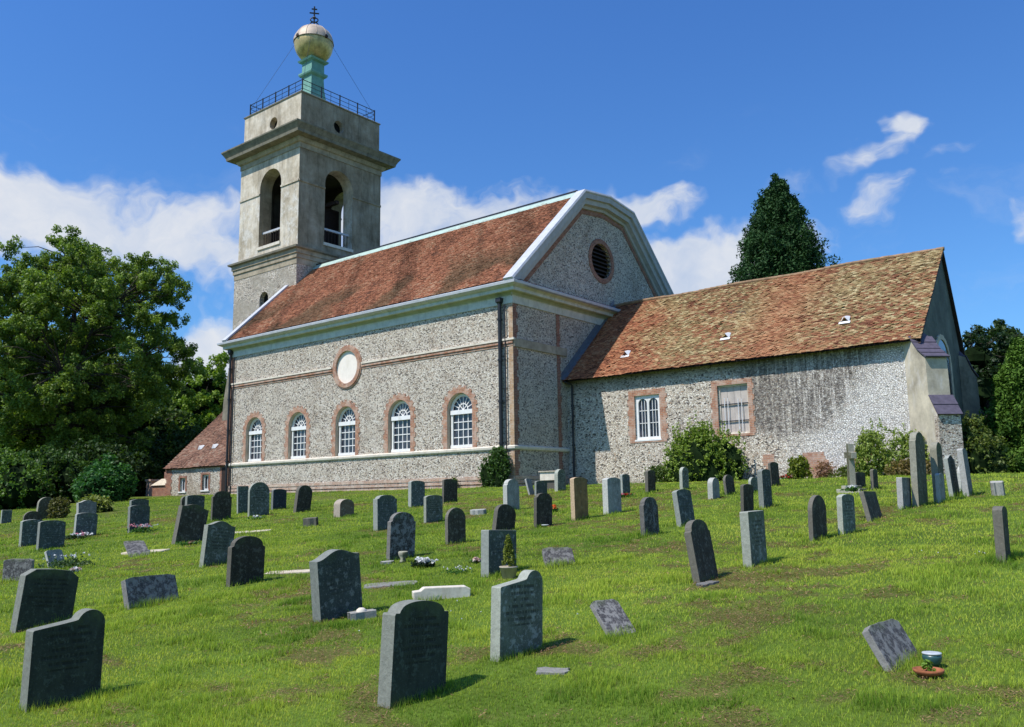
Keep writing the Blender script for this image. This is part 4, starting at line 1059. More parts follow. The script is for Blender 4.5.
 (21.547, -17.006, 0.682, 0.38, 0.109, 1.8, (1.4, 0.6), 'peak', 'dark', 'slim dark headstone standing alone near the right edge'),
 (12.104, -24.384, 0.703, 0.672, 0.16, 2.3, (6.4, 0), 'chamfer', 'darkgreen', 'foreground left headstone with chamfered corners, leaning right'),
 (16.041, -25.864, 0.73, 0.588, 0.149, -1.7, (1.1, 0), 'half', 'darkgreen', 'largest foreground headstone at bottom left with a raised rounded right shoulder'),
 (15.595, -22.542, 0.779, 0.624, 0.149, -0.1, (-6.4, 0.7), 'ogee', 'slate', 'slate headstone with curved ogee top leaning left, small stone block at its foot'),
 (18.751, -24.423, 0.714, 0.604, 0.137, 1.2, (4.1, 0), 'shoulder', 'darkgreen', 'foreground headstone with notched shoulders and arched top, at bottom centre'),
 (9.14, -20.1, 0.8, 0.58, 0.132, 0.4, (5.9, -0.2), 'ogee', 'green', 'green-grey ogee-topped headstone left of the dark brown rusty one'),
 (11.883, -21.308, 0.719, 0.604, 0.106, 0.6, (1.2, 0.4), 'arch', 'dark', 'dark brown headstone with rusty streaks right of the green-grey ogee-topped one'),
]
SLABS = [
 (5.55, -19.638, 0.422, 0.95, 0.06, -18.0, 72, 'lichen', 'small grey reclined stone tablet in front of a pale flat slab'),
 (6.487, -22.48, 0.529, 0.375, 0.08, -51.3, 0, 'darklichen', 'purple-grey lichened tablet at the left edge'),
 (15.932, -18.586, 0.464, 0.35, 0.08, -39.5, 42, 'lichen', 'grey lichened tablet reclined in the grass beside the thick teal headstone'),
 (19.224, -22.098, 0.32, 0.45, 0.05, -21.3, 48, 'darklichen', 'grey lichened tablet lying back in the grass right of centre foreground'),
 (21.717, -22.013, 0.609, 0.325, 0.06, -5.6, 30, 'darklichen', 'dark lichened tablet leaning back beside the teal bowl and terracotta dish'),
 (12.094, -22.883, 0.8, 0.4, 0.1, 7.3, 18, 'darklichen', 'white and grey lichened desk-shaped tablet in the left foreground'),
 (4.796, -21.027, 0.44, 0.325, 0.05, 24.4, 21, 'pale', 'small whitish slanted slab beside a tangle of white-flowered plant'),
 (4.948, -5.144, 0.406, 0.575, 0.06, 12.4, 15, 'pale', 'pale slanted slab next to the white chest tomb'),
]

CUR = {}
for k, (x, y, h, w, th, rot, lean, shape, mat, label) in enumerate(STONES):
    fn = lambda u, v, q: (q, u, v)
    mb = MB(); mb.prism(stone_poly(shape, w, h), fn, -th / 2, th / 2)
    # face order: prism uses ccw (u,v) -> fix by recalculating below
    o = mb.build('headstone', G[mat], None, bevel=.008 if th < .2 else .02)
    o.location = (x, y, float(terr(x, y))); o.rotation_euler = (R(-lean[0]), R(lean[1]), R(rot))
    tag(o, label, 'headstone', 'headstones standing in the churchyard grass')
# thick headstone: the second slab of the twin stone stays part of it
for k, (x, y, w, ln, th, yaw, rec, mat, label) in enumerate(SLABS):
    mb = MB(); a = w / 2
    n = 7; top = [(-a + w * j / n, ln + random.uniform(-.006, .002) - (.03 if j in (0, n) else 0)) for j in range(n, -1, -1)]
    mb.prism([(-a, -.10), (a, -.10)] + top, lambda u, v, q: (q, u, v), -th, 0)
    o = mb.build('stone_tablet', G['pale' if mat == 'pale' else 'tablet'], None, bevel=.008)
    o.location = (x, y, float(terr(x, y))); o.rotation_euler = (0, R(-rec), R(yaw))
    tag(o, label, 'grave tablet', 'tablets lying back in the grass')
def flat_slab(name, label, x, y, w, d, t, mat, yaw=0, cat='stone slab', jag=.02, tilt=0, group=None):
    mb = MB(); n = 18; pts = []
    for j in range(n):
        tt = 2 * math.pi * j / n; c, s = math.cos(tt), math.sin(tt); k = 1 / max(abs(c), abs(s)) ** .85
        pts.append((w / 2 * c * k + random.uniform(-jag, jag), d / 2 * s * k + random.uniform(-jag, jag)))
    mb.prism(pts, lambda u, v, q: (u, v, q), -.08, t)
    o = mb.build(name, G[mat] if mat in G else M[mat], None, bevel=.008); o.location = (x, y, float(terrain(x, y)) + .012); o.rotation_euler = (Matrix.Rotation(R(4.9 + tilt), 3, 'X') @ Matrix.Rotation(R(yaw), 3, 'Z')).to_euler()
    return tag(o, label, cat, group)
GS = 'flat stones sunk in the grass'
flat_slab('ledger_stone', 'pale flat stone behind the small reclined grey tablet on the left', 5.0, -19.25, 1.0, .45, .02, 'stone', 35, group=GS)
flat_slab('ledger_stone', 'flat worn stone half covered by grass left of the pale fallen kerb', 14.55, -20.75, .75, .35, .01, 'tablet', 40, group=GS)
flat_slab('ledger_stone', 'thin buff flat stone in the grass behind the brown upright headstones', 3.6, -15.6, 1.1, .4, .008, 'stone', 40, group=GS)
flat_slab('ledger_stone', 'low sandy stone left of the teal ogee-topped headstone', 11.7, -20.3, .9, .3, .008, 'stone', 30, group=GS)
flat_slab('ledger_stone', 'small grey flat stone before the inscribed foreground headstone', 19.35, -23.42, .28, .16, .008, 'tablet', 20, group=GS)
flat_slab('ledger_stone', 'small low stone beneath the strongly left-leaning dark headstone', 18.75, -19.45, .3, .14, .012, 'tablet', 80, group=GS)
flat_slab('ledger_stone', 'small light stone lying in the grass left of the dark round headstones', 8.03, -11.5, .42, .3, .12, 'pale', 20, group=GS)
flat_slab('stone_block', 'small dark square block alone in the grass below the third nave window', 4.56, -14.36, .34, .3, .22, 'dark', 38, 'stone block')
o = flat_slab('stone_block', 'small grey stone block with a rounded shell on top beside the slate ogee headstone', 15.98, -22.52, .30, .16, .07, 'lichen', 60, 'stone block')
mb = MB(); mb.lathe([(.0, .045), (.03, .042), (.055, .022), (.06, 0)], (15.97, -22.52, float(terr(16, -22.52)) + .082), 14)
tag(mb.build('shell', M['stone_pale'], None, smooth=True), 'pinkish rounded shell resting on the small stone block', 'shell')
flat_slab('stone_block', 'small whitish block in the grass far right below the yew', 19.86, -7.71, .26, .2, .3, 'lichen', 10, 'stone block', tilt=6)
# pale fallen kerb stone
mb = MB(); mb.prism([(-.36, -.08), (.34, -.08), (.36, .10), (.30, .135), (-.22, .16), (-.27, .125), (-.36, .12)], lambda u, v, q: (u, q, v), -.09, .09)
o = mb.build('fallen_headstone', M['stone_pale'], None, bevel=.01); o.location = (16.02, -21.25, float(terr(16, -21.25))); o.rotation_euler = (0, R(-3), R(52)); tag(o, 'pale cream headstone fallen on its side in the centre foreground', 'headstone')
# stone cross on a stepped base
cx_, cy_ = 16.25, -6.25; cz_ = float(terr(cx_, cy_))
cr = tag(empty('stone_cross', (cx_, cy_, cz_)), 'weathered brown stone cross on a low stepped plinth', 'grave cross')
fn = lambda u, v, q: (q, u, v)
mb = MB(); mb.prism([(-.10, .14), (.10, .14), (.075, .86), (.25, .86), (.25, 1.02), (.072, 1.02), (.07, 1.24), (-.07, 1.24), (-.072, 1.02), (-.25, 1.02), (-.25, .86), (-.075, .86)], fn, -.075, .075)
o = mb.build('cross', G['mossy'], cr, bevel=.012); o.rotation_euler = (R(4), 0, R(38))
mb = MB(); mb.box(-.30, .30, -.30, .30, -.2, .075); mb.box(-.2, .2, -.2, .2, .075, .16); mb.build('plinth', G['mossy'], cr, bevel=.012)
# chest tomb by the nave corner
x, y = 4.15, -2.95; zt = float(terr(x, y))
ct = empty('chest_tomb', (x, y, zt), R(4)); ct.scale = (.75, .75, .8)
ct = tag(ct, 'small white stone chest tomb on dark legs at the foot of the nave east wall', 'tomb')
mb = MB(); mb.box(-.5, .5, -.28, .28, .42, .80); mb.build('chest', M['stone_pale'], ct, bevel=.01)
mb = MB(); mb.box(-.56, .56, -.34, .34, .80, .86); mb.build('lid', M['stucco_pale'], ct, bevel=.01)
mb = MB(); mb.box(-.42, .42, -.2, .2, -.2, .42); mb.build('plinth', G['dark'], ct)

# ------------------------------------------------------------------ plants
def leaf_quads(cen, size, n, spread, c0, c1, up=.3, aspect=.6, light=None, droop=0.0, rng=RNG):
    """cen (K,3), spread (K,) or (K,3): n leaves in all, returns verts, colours"""
    K = len(cen); k = rng.integers(0, K, n); spread = np.asarray(spread, float)
    if spread.ndim == 1: spread = np.repeat(spread[:, None], 3, 1)
    d = rng.normal(0, 1, (n, 3)); d /= np.linalg.norm(d, axis=1)[:, None]; rad = rng.random(n) ** .45
    p = cen[k] + d * rad[:, None] * spread[k]
    nr = d * .5 + rng.normal(0, .7, (n, 3)); nr[:, 2] += up; nr /= np.linalg.norm(nr, axis=1)[:, None]
    t = np.cross(nr, rng.normal(0, 1, (n, 3))); 
    t[:, 2] -= droop; t -= nr * (t * nr).sum(1)[:, None]; t /= np.linalg.norm(t, axis=1)[:, None]
    b = np.cross(nr, t); s = size * (.6 + .8 * rng.random(n))[:, None]
    v = np.stack([p - t * s, p + b * s * aspect + nr * s * .12, p + t * s, p - b * s * aspect + nr * s * .12], 1)
    ck = rng.random(K)[k]
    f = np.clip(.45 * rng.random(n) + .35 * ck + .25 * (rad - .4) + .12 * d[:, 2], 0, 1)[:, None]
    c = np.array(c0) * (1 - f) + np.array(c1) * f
    return v.reshape(-1, 3), np.repeat(c, 4, 0)
def leaves_obj(name, parts, mat, parent):
    v = np.concatenate([p[0] for p in parts]); c = np.concatenate([p[1] for p in parts])
    return np_mesh(name, v, np.arange(len(v)), 4, mat, parent, c)
def blob_core(mb, c, r, n=10, m=7, jag=.18):
    vs = []
    for i in range(m + 1):
        ph = math.pi * i / m
        for j in range(n):
            t = 2 * math.pi * j / n; k = 1 + random.uniform(-jag, jag)
            vs.append((c[0] + r[0] * k * math.sin(ph) * math.cos(t), c[1] + r[1] * k * math.sin(ph) * math.sin(t), c[2] + r[2] * k * math.cos(ph)))
    mb.add(vs, [(i * n + j, i * n + (j + 1) % n, (i + 1) * n + (j + 1) % n, (i + 1) * n + j) for i in range(m) for j in range(n)])
M['core'] = m_plain('foliage_shadow', (.010, .020, .006), .95, .5, 2.5, .8, spec=.05)  # near-black stand-in for shade inside foliage, also used for urn soil

def limb(mb, a, b, r0, r1, wob=.12, n=5, seg=5):
    a, b = Vector(a), Vector(b); l = (b - a).length; pts = []; o1 = Vector((random.gauss(0, 1), random.gauss(0, 1), random.gauss(0, .4))) * wob * l
    for i in range(seg + 1):
        t = i / seg; pts.append(a.lerp(b, t) + o1 * math.sin(math.pi * t) * .5 + Vector((0, 0, .12 * l * math.sin(math.pi * t))))
    mb.tube(pts, [r0 + (r1 - r0) * i / seg for i in range(seg + 1)], n); return pts
def broadleaf(name, label, x, y, zb_, H, crown, trunk_r, nclump, nleaf, size, c0, c1, group, fork=.22, cl=1.15, core=None, seed=1, low=.12):
    """crown = (rx, ry, rz) semi-axes, centre at H - rz"""
    random.seed(seed); rng = np.random.default_rng(seed)
    root = tag(empty(name, (x, y, zb_)), label, 'tree', group)
    rx, ry, rz = crown; zc = H - rz
    cens = []
    for _ in range(nclump * 60):
        d = np.array([random.gauss(0, 1), random.gauss(0, 1), random.gauss(0, 1)]); d /= np.linalg.norm(d)
        rr = random.random() ** .34
        bump = 1 + .07 * math.sin(d[0] * 5 + seed) + .06 * math.sin(d[1] * 7 + 2 * seed + d[2] * 4)
        p = np.array([d[0] * rx, d[1] * ry, d[2] * rz]) * rr * bump + np.array([0, 0, zc])
        if p[2] < H * low: continue
        if all(np.linalg.norm((p - q_) / np.array([1, 1, .8])) > cl * .66 for q_ in cens): cens.append(p)
        if len(cens) >= nclump: break
    cens = np.array(cens)
    mb = MB(); fz = H * fork
    tp = [(0, 0, -.3), (random.uniform(-.1, .1), random.uniform(-.1, .1), fz * .5), (0, 0, fz)]
    mb.tube(tp, [trunk_r * 1.35, trunk_r, trunk_r * .9], 10)
    # primary limbs
    prim = []
    for k in range(9):
        t = 2 * math.pi * k / 9 + random.uniform(-.3, .3); sp = random.uniform(.25, .6)
        e = Vector((math.cos(t) * rx * sp, math.sin(t) * ry * sp, zc + rz * random.uniform(-.35, .55)))
        prim.append(limb(mb, (0, 0, fz * random.uniform(.8, 1.0)), e, trunk_r * .55, trunk_r * .16, .12, 6, 6))
    prim.append(limb(mb, (0, 0, fz), (0, 0, H - rz * .3), trunk_r * .8, trunk_r * .12, .05, 7, 7))
    tr = mb.build('trunk', M['bark'], root, smooth=True)
    nodes = [p for l in prim for p in l[1:]]
    mb = MB()
    for c in cens:
        cv = Vector(c); best = min(nodes, key=lambda p: (p - cv).length + .5 * max(0, p.z - cv.z))
        pts = limb(mb, best, cv, .045 + trunk_r * .05, .015, .15, 4, 3)
        for _ in range(3):
            e = cv + Vector((random.gauss(0, 1), random.gauss(0, 1), random.gauss(.2, .8))).normalized() * cl * .75
            mb.tube([cv.lerp(best, .25), e], [.022, .008], 3)
    mb.build('branches', M['bark'], tr)
    sp = np.array([[cl * random.uniform(.7, 1.2), cl * random.uniform(.7, 1.2), cl * random.uniform(.45, .75)] for _ in cens])
    # leaf sprays inside every clump
    sub = cens[rng.integers(0, len(cens), len(cens) * 9)]; ss = rng.normal(0, 1, sub.shape); ss /= np.linalg.norm(ss, axis=1)[:, None]
    sub = sub + ss * (rng.random(len(sub)) ** .5)[:, None] * cl * np.array([.95, .95, .6])
    lv = leaf_quads(sub, size, nleaf, np.full(len(sub), cl * .30), c0, c1, .45, .55, rng=rng)
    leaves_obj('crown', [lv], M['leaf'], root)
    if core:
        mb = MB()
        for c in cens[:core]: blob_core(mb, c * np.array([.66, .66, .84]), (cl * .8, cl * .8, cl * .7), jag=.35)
        mb.build('crown_shade_core', M['core'], root)  # added dark lumps stand in for shade within the crown
    return root
LG0, LG1 = (.018, .045, .008), (.085, .135, .022)
LT = 'trees left of the church'
broadleaf('broadleaf_tree', 'tall airy broadleaf tree with spreading limbs at the left edge', -44.2, 0.7, -1.9, 20.6, (8.8, 8.8, 9.3), .50, 400, 300000, .10, (.035, .085, .013), (.28, .39, .055), LT, fork=.16, cl=1.25, seed=4, low=.16)
broadleaf('broadleaf_tree', 'dark dense tree between the airy left tree and the vestry roof', -55.5, 11.0, -1.9, 11.0, (5.2, 5.2, 5.2), .34, 100, 42000, .15, (.022, .058, .010), (.12, .19, .028), LT, cl=1.3, core=50, seed=9, low=.06)
broadleaf('broadleaf_tree', 'bright green tree behind the west end of the nave', -60.5, 22.0, -1.8, 15.2, (5.0, 5.0, 6.5), .4, 90, 42000, .16, (.09, .17, .015), (.30, .42, .05), LT, cl=1.4, core=45, seed=12)
broadleaf('broadleaf_tree', 'tree cut by the left frame edge beyond the tall airy one', -54.5, -5.5, -2.4, 16.5, (6.8, 6.8, 7.0), .36, 100, 48000, .15, (.026, .066, .011), (.17, .26, .036), LT, cl=1.4, core=30, seed=15)
broadleaf('broadleaf_tree', 'shadowy tree filling in under the airy left tree', -56.5, 5.5, -1.9, 12.5, (7.5, 7.5, 6.0), .34, 100, 44000, .17, (.022, .058, .010), (.11, .18, .028), LT, cl=1.5, core=60, seed=18, low=.02)

def shrub(name, label, x, y, r, H, nleaf, size, c0, c1, seed, cat='shrub', group=None, spiky=0, mat='leaf', coreon=True, lump=None, zo=0.0):
    random.seed(seed); rng = np.random.default_rng(seed); z = float(terr(x, y)) + zo
    root = tag(empty(name, (x, y, z)), label, cat, group)
    mb = MB(); lumps = []
    nl = lump or 10
    for k in range(nl):
        t = random.uniform(0, 2 * math.pi); q_ = random.random() ** .6
        hh = H * random.uniform(.35, .8) * (1 - .35 * q_)
        lumps.append((r[0] * q_ * math.cos(t) * .75, r[1] * q_ * math.sin(t) * .75, hh, random.uniform(.28, .46)))
    lumps.append((0, 0, H * .6, .42))
    cens = []; sp = []
    for lx, ly, lz, f_ in lumps:
        rr = (r[0] * f_ * 1.25, r[1] * f_ * 1.25, min(H * .42, max(lz * .6, (H - lz))))
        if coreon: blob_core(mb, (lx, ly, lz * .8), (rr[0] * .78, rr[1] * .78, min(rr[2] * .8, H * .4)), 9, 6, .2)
        for _ in range(70):
            d = np.array([random.gauss(0, 1), random.gauss(0, 1), random.gauss(0, 1)]); d /= np.linalg.norm(d)
            p = np.array([lx, ly, lz]) + d * np.array(rr) * random.uniform(.82, 1.08)
            if p[2] < .02: p[2] = random.uniform(.02, H * .3)
            cens.append(p); sp.append(size * random.uniform(1.2, 3.2))
    for k in range(5): mb.tube([(0, 0, -.1), (random.uniform(-r[0], r[0]) * .5, random.uniform(-r[1], r[1]) * .5, H * .5)], [.04, .015], 5)
    if mb.v: mb.build('stems_and_shade_core', M['core'], root)  # stems plus added dark lumps for the shade inside the shrub
    lv = [leaf_quads(np.array(cens), size, nleaf, np.array(sp), c0, c1, .35, .55, rng=rng)]
    if spiky:
        pts = []
        for k in range(spiky):
            bx, by_, bz = lumps[k % len(lumps)][:3]; bz = min(bz + H * .15, H * .8)
            bx += random.gauss(0, .2) * r[0]; hi = 1.45 if bx < 0 else 1.1
            e = np.array([bx + random.gauss(0, .12), by_ + random.gauss(0, .1), min(H * hi, bz + random.uniform(.25, .6) * H)])
            for j in range(9): pts.append(np.array([bx, by_, bz]) * (1 - j / 8) + e * (j / 8))
        lv.append(leaf_quads(np.array(pts), size * .85, len(pts) * 9, np.full(len(pts), size * 1.2), c0, c1, .3, .5, rng=rng))
    leaves_obj('leaves', lv, M[mat], root)
    return root
HG = 'shrubs along the left edge of the churchyard'
shrub('hedge_shrub', 'dark laurel-like rounded shrub behind the pale-rimmed headstone', -26.6, -5.0, (2.0, 1.6), 2.3, 12000, .10, (.02, .075, .018), (.08, .22, .045), 31, group=HG)
shrub('hedge_shrub', 'large bright green shrub near the left frame edge', -32.2, -8.6, (3.6, 2.4), 3.3, 20000, .10, (.04, .10, .014), (.16, .27, .035), 32, group=HG, lump=18)
shrub('hedge_shrub', 'mid green shrub mass between the left edge shrub and the laurel-like one', -33.5, -5.2, (3.2, 2.0), 3.5, 16000, .11, (.02, .055, .010), (.09, .165, .025), 33, group=HG, lump=16)
shrub('hedge_shrub', 'deep shaded shrub left of the brick yard wall', -35.6, 1.8, (2.7, 1.5), 3.0, 12000, .12, (.012, .034, .007), (.055, .105, .016), 34, group=HG)
shrub('hedge_shrub', 'tall shaded shrub behind the brick yard wall', -37.0, 6.5, (4.2, 2.2), 5.2, 16000, .13, (.012, .034, .007), (.055, .105, .016), 35, group=HG, lump=16)
shrub('hedge_shrub', 'shaded shrub behind the laurel-like one', -34.5, -2.0, (3.0, 2.2), 3.6, 14000, .12, (.012, .034, .007), (.055, .105, .016), 36, group=HG, lump=16)
shrub('hedge_shrub', 'shrub cut by the left frame edge', -35.5, -13.0, (4.2, 2.6), 4.4, 16000, .12, (.03, .075, .012), (.12, .21, .03), 37, group=HG, lump=16)
shrub('grassy_tuft', 'brown-green overgrown tuft in front of the mossy brown headstone', -13.9, -12.9, (.5, .4), .85, 3500, .05, (.05, .06, .015), (.17, .16, .04), 38, cat='plant', coreon=False)
shrub('hedge_shrub', 'small yellow-flecked shrub right of the mossy brown headstone', -15.6, -10.6, (.9, .6), .75, 2600, .06, (.08, .12, .02), (.35, .38, .08), 39, group=HG)
# by the church walls
shrub('wall_shrub', 'large rambling rose shrub against the chancel wall between the two windows', 7.25, 3.1, (1.6, .7), 2.25, 22000, .045, (.045, .105, .012), (.40, .52, .08), 41, spiky=90, lump=18)
shrub('wall_shrub', 'ivy mass climbing round the downpipe at the nave corner', -.70, -.32, (.85, .30), 1.75, 6000, .05, (.02, .055, .01), (.10, .19, .035), 42, lump=9)
shrub('wall_shrub', 'loose pale green bush before the east end of the chancel wall', 14.6, 3.1, (1.15, .6), 1.8, 9000, .05, (.10, .16, .025), (.36, .44, .09), 43, coreon=False, lump=12, spiky=14)
shrub('wall_shrub', 'clump of long green leaves with orange tips at the foot of the chancel wall', 11.2, 3.35, (.42, .3), .85, 1800, .055, (.06, .11, .01), (.25, .28, .03), 44, cat='plant', coreon=False, spiky=10)
shrub('wall_shrub', 'small pinkish dry plant beside the brick repair under the limewashed wall', 12.15, 3.4, (.45, .3), .75, 1500, .045, (.20, .11, .07), (.45, .27, .18), 45, cat='plant', coreon=False)
shrub('wall_shrub', 'low plants at the wall foot behind the stone cross', 13.3, 3.2, (1.0, .4), .55, 2500, .045, (.05, .09, .015), (.2, .24, .05), 46, cat='plant', coreon=False)
shrub('wall_shrub', 'rust coloured low plants at the foot of the corner buttress', 15.7, 2.2, (1.0, .5), .6, 2600, .05, (.10, .08, .02), (.30, .22, .08), 47, cat='plant', coreon=False)
shrub('wall_shrub', 'green and gold bush right of the corner buttress', 17.0, 4.3, (1.0, .8), 2.0, 7000, .06, (.03, .07, .01), (.22, .26, .05), 48, spiky=8)
shrub('wall_shrub', 'low leafy weeds left of the large rambling rose shrub', 5.2, 3.3, (.65, .35), .85, 2500, .045, (.03, .07, .012), (.14, .2, .04), 49, cat='plant', coreon=False)
shrub('wall_shrub', 'small weed by the plinth left of the ivy mass', -3.3, -.35, (.3, .2), .5, 700, .04, (.04, .08, .012), (.14, .2, .04), 50, cat='plant', coreon=False)

def conifer(name, label, x, y, H, prof, n, size, c0, c1, seed, group=None):
    """prof(z/H) -> radius; dense drooping sprays over a dark core"""
    random.seed(seed); rng = np.random.default_rng(seed); z = float(terr(x, y))
    root = tag(empty(name, (x, y, z)), label, 'tree', group)
    mb = MB(); mb.tube([(0, 0, -.2), (0, 0, H * .9)], [H * .022, .03], 8); mb.build('trunk', M['bark'], root)
    mb = MB(); rows = 16; nn = 16; vs = []
    for i in range(rows + 1):
        t = .03 + .95 * i / rows
        for j in range(nn):
            a = 2 * math.pi * j / nn; k = .80 * prof(t) * random.uniform(.86, 1.06); vs.append((k * math.cos(a), k * math.sin(a), t * H * .99))
    mb.add(vs, [(i * nn + j, i * nn + (j + 1) % nn, (i + 1) * nn + (j + 1) % nn, (i + 1) * nn + j) for i in range(rows) for j in range(nn)])
    core = mb.build('crown_shade_core', M['core'], root, smooth=True)  # added dark hull, shade behind the sprays
    K = int(n / 45); tt = rng.random(K) ** .85 * .97 + .02; a = rng.random(K) * 2 * np.pi
    pr = np.array([prof(t) for t in tt]); lum = 1 + .08 * np.sin(a * 7 + tt * 23) * np.sin(tt * 31 + a * 3) + .10 * np.sin(a * 13 - tt * 47) + .09 * np.sin(tt * 70 + 2 * np.sin(a * 4))
    rr = pr * lum * (.86 + .2 * rng.random(K))
    cen = np.stack([rr * np.cos(a), rr * np.sin(a), tt * H + .02 * H * rng.normal(0, 1, K)], 1)
    sp = np.stack([.10 * pr + size * 1.6, .10 * pr + size * 1.6, .12 * pr + size * 2.2], 1)
    lv = leaf_quads(cen, size, n, sp, c0, c1, .3, .38, droop=.2, rng=rng)
    leaves_obj('crown', [lv], M['needle'], root); return root
conifer('conifer_tree', 'tall dark conifer rising behind the chancel roof', 2.35, 25.5, 20.2, lambda t: 3.45 * max(0.02, (1 - max(0, (t - .40) / .60) ** 1.8)) ** .82 * (.72 + .28 * min(1, t / .3)), 110000, .11, (.010, .036, .010), (.045, .11, .028), 51)
TR = 'trees right of the chancel'
conifer('yew_tree', 'broad dark yew touching the right side of the chancel', 17.9, 10.4, 5.4, lambda t: 1.75 * max(.03, 1 - t) ** .62 * (.8 + .2 * min(1, t / .2)) * (1 + .12 * math.sin(t * 19)), 50000, .08, (.02, .065, .008), (.13, .24, .03), 52, TR)
conifer('yew_tree', 'yew at the right frame edge', 22.0, 14.0, 4.4, lambda t: 2.9 * max(.05, 1 - ((t - .35) / .68) ** 2 if t > .35 else .75 + .25 * t / .35) ** .6, 40000, .085, (.010, .032, .006), (.05, .10, .016), 53, TR)
broadleaf('broadleaf_tree', 'feathery tree top behind the yew right of the chancel gable', 15.6, 27.0, -1.8, 9.4, (4.6, 3.6, 4.2), .3, 80, 40000, .11, (.012, .035, .006), (.055, .10, .02), TR, cl=1.0, core=40, seed=55)
broadleaf('broadleaf_tree', 'dark tree behind the yew at the right frame edge', 24.0, 26.0, -1.8, 8.6, (5.0, 4.2, 4.4), .3, 80, 36000, .12, (.008, .025, .005), (.04, .08, .014), TR, cl=1.1, core=50, seed=56)
broadleaf('broadleaf_tree', 'tree showing just beside the chancel gable edge', 13.8, 22.0, -1.8, 8.2, (2.2, 2.2, 3.9), .2, 34, 13000, .10, (.008, .025, .006), (.03, .065, .015), TR, cl=.9, core=24, seed=57)

# ------------------------------------------------------------------ grave flowers and small things
def petals(name, label, x, y, n, rad, h, cols, green=(.04, .1, .015), zo=0, size=.016, ng=200, seed=1, cat='flowers'):
    rng = np.random.default_rng(seed); z = float(terr(x, y)) + zo
    root = tag(empty(name, (x, y, z)), label, cat)
    g = rng.normal(0, .5, (ng, 3)) * [rad, rad, h * .4]; g[:, 2] = np.abs(g[:, 2]) + .01
    leaves_obj('leaves', [leaf_quads(g, size * 1.2, ng * 4, np.full(ng, size * 1.2), green, tuple(c * 2.2 for c in green), rng=rng)], M['leaf'], root)
    parts = []
    for k, c in enumerate(cols):
        p = rng.normal(0, .5, (n, 3)) * [rad, rad, h * .25]; p[:, 2] = np.abs(p[:, 2]) + h * .55
        parts.append(leaf_quads(p, size, n * 7, np.full(n, size * 1.1), tuple(v * .75 for v in c), c, up=.8, aspect=.9, rng=rng))
    leaves_obj('petals', parts, M['petal'], root); return root
WH, PK, RD, BL, YL, OR = (.85, .85, .82), (.75, .30, .36), (.55, .02, .02), (.25, .4, .7), (.8, .6, .1), (.75, .15, .03)
petals('grave_flowers', 'pink, white and blue flowers laid before the slate headstone below the yard wall', -.75, -16.25, 18, .34, .3, [PK, WH, (.5, .5, .6), (.45, .2, .2)], seed=1, size=.022)
petals('grave_flowers', 'white flowers at the foot of the low slate headstone by the laurel-like shrub', -1.45, -17.75, 12, .32, .2, [WH, WH, PK], seed=2, size=.028, green=(.02, .04, .01))
petals('flowering_plant', 'straggly green plant with white blooms beside the whitish slanted slab', 5.6, -21.15, 16, .45, .34, [WH], seed=3, size=.018, ng=420, green=(.05, .085, .03), cat='plant')
petals('grave_flowers', 'single pale pink bloom at the foot of the straggly plant', 6.7, -21.55, 8, .07, .08, [WH, (.8, .6, .5)], seed=4, size=.03, ng=60)
petals('grave_flowers', 'white flowers in a dark basket right of the big lichened headstone', 13.65, -19.2, 26, .13, .14, [WH, WH], seed=5, size=.026, green=(.015, .03, .01))
petals('grave_flowers', 'sprinkle of small white daisies in the grass left of the thick teal headstone', 14.8, -19.62, 20, .22, .13, [WH], seed=6, size=.009, ng=160)
petals('grave_flowers', 'pale pink faded flowers just left of the thick teal headstone', 14.4, -18.75, 10, .09, .1, [(.7, .42, .36), (.6, .5, .4)], seed=7, size=.02, ng=50)
petals('grave_flowers', 'red flowers before the small slate headstone near the chancel wall', 9.75, -6.85, 14, .26, .13, [RD, PK], seed=8, size=.03)
petals('grave_flowers', 'orange-red flower beside the dark shouldered headstone', 10.2, -11.0, 8, .09, .22, [OR], seed=9, size=.032, ng=40)
petals('grave_flowers', 'white flowers placed at the top of the leaning grey tablet beneath the cross', 18.25, -12.35, 18, .12, .12, [WH], seed=10, size=.022, zo=.52, ng=60)
petals('grave_flowers', 'low white and green flowers before the tall green-grey round headstone', .05, -12.95, 10, .18, .14, [WH], seed=11, size=.026)
petals('grave_flowers', 'red and pink flowers by the chancel wall left of the long-leaved clump', 10.75, 3.3, 14, .3, .32, [RD, PK], seed=12, size=.035)
petals('grave_flowers', 'tiny white flowers at the foot of the leaning blackened headstone', 4.6, -17.9, 6, .22, .06, [(.5, .3, .2), (.3, .22, .15)], seed=13, size=.025, ng=90)
for dx_, dy_, lab_ in ((21.2, -16.3, 'scatter of white daisies left of the slim dark headstone near the right edge'), (16.9, -21.4, 'scatter of white daisies right of the grey tablet in the centre foreground')):
    petals('daisies', lab_, dx_, dy_, 26, 1.3, .05, [WH], seed=int(dx_ * 10), size=.006, ng=30)
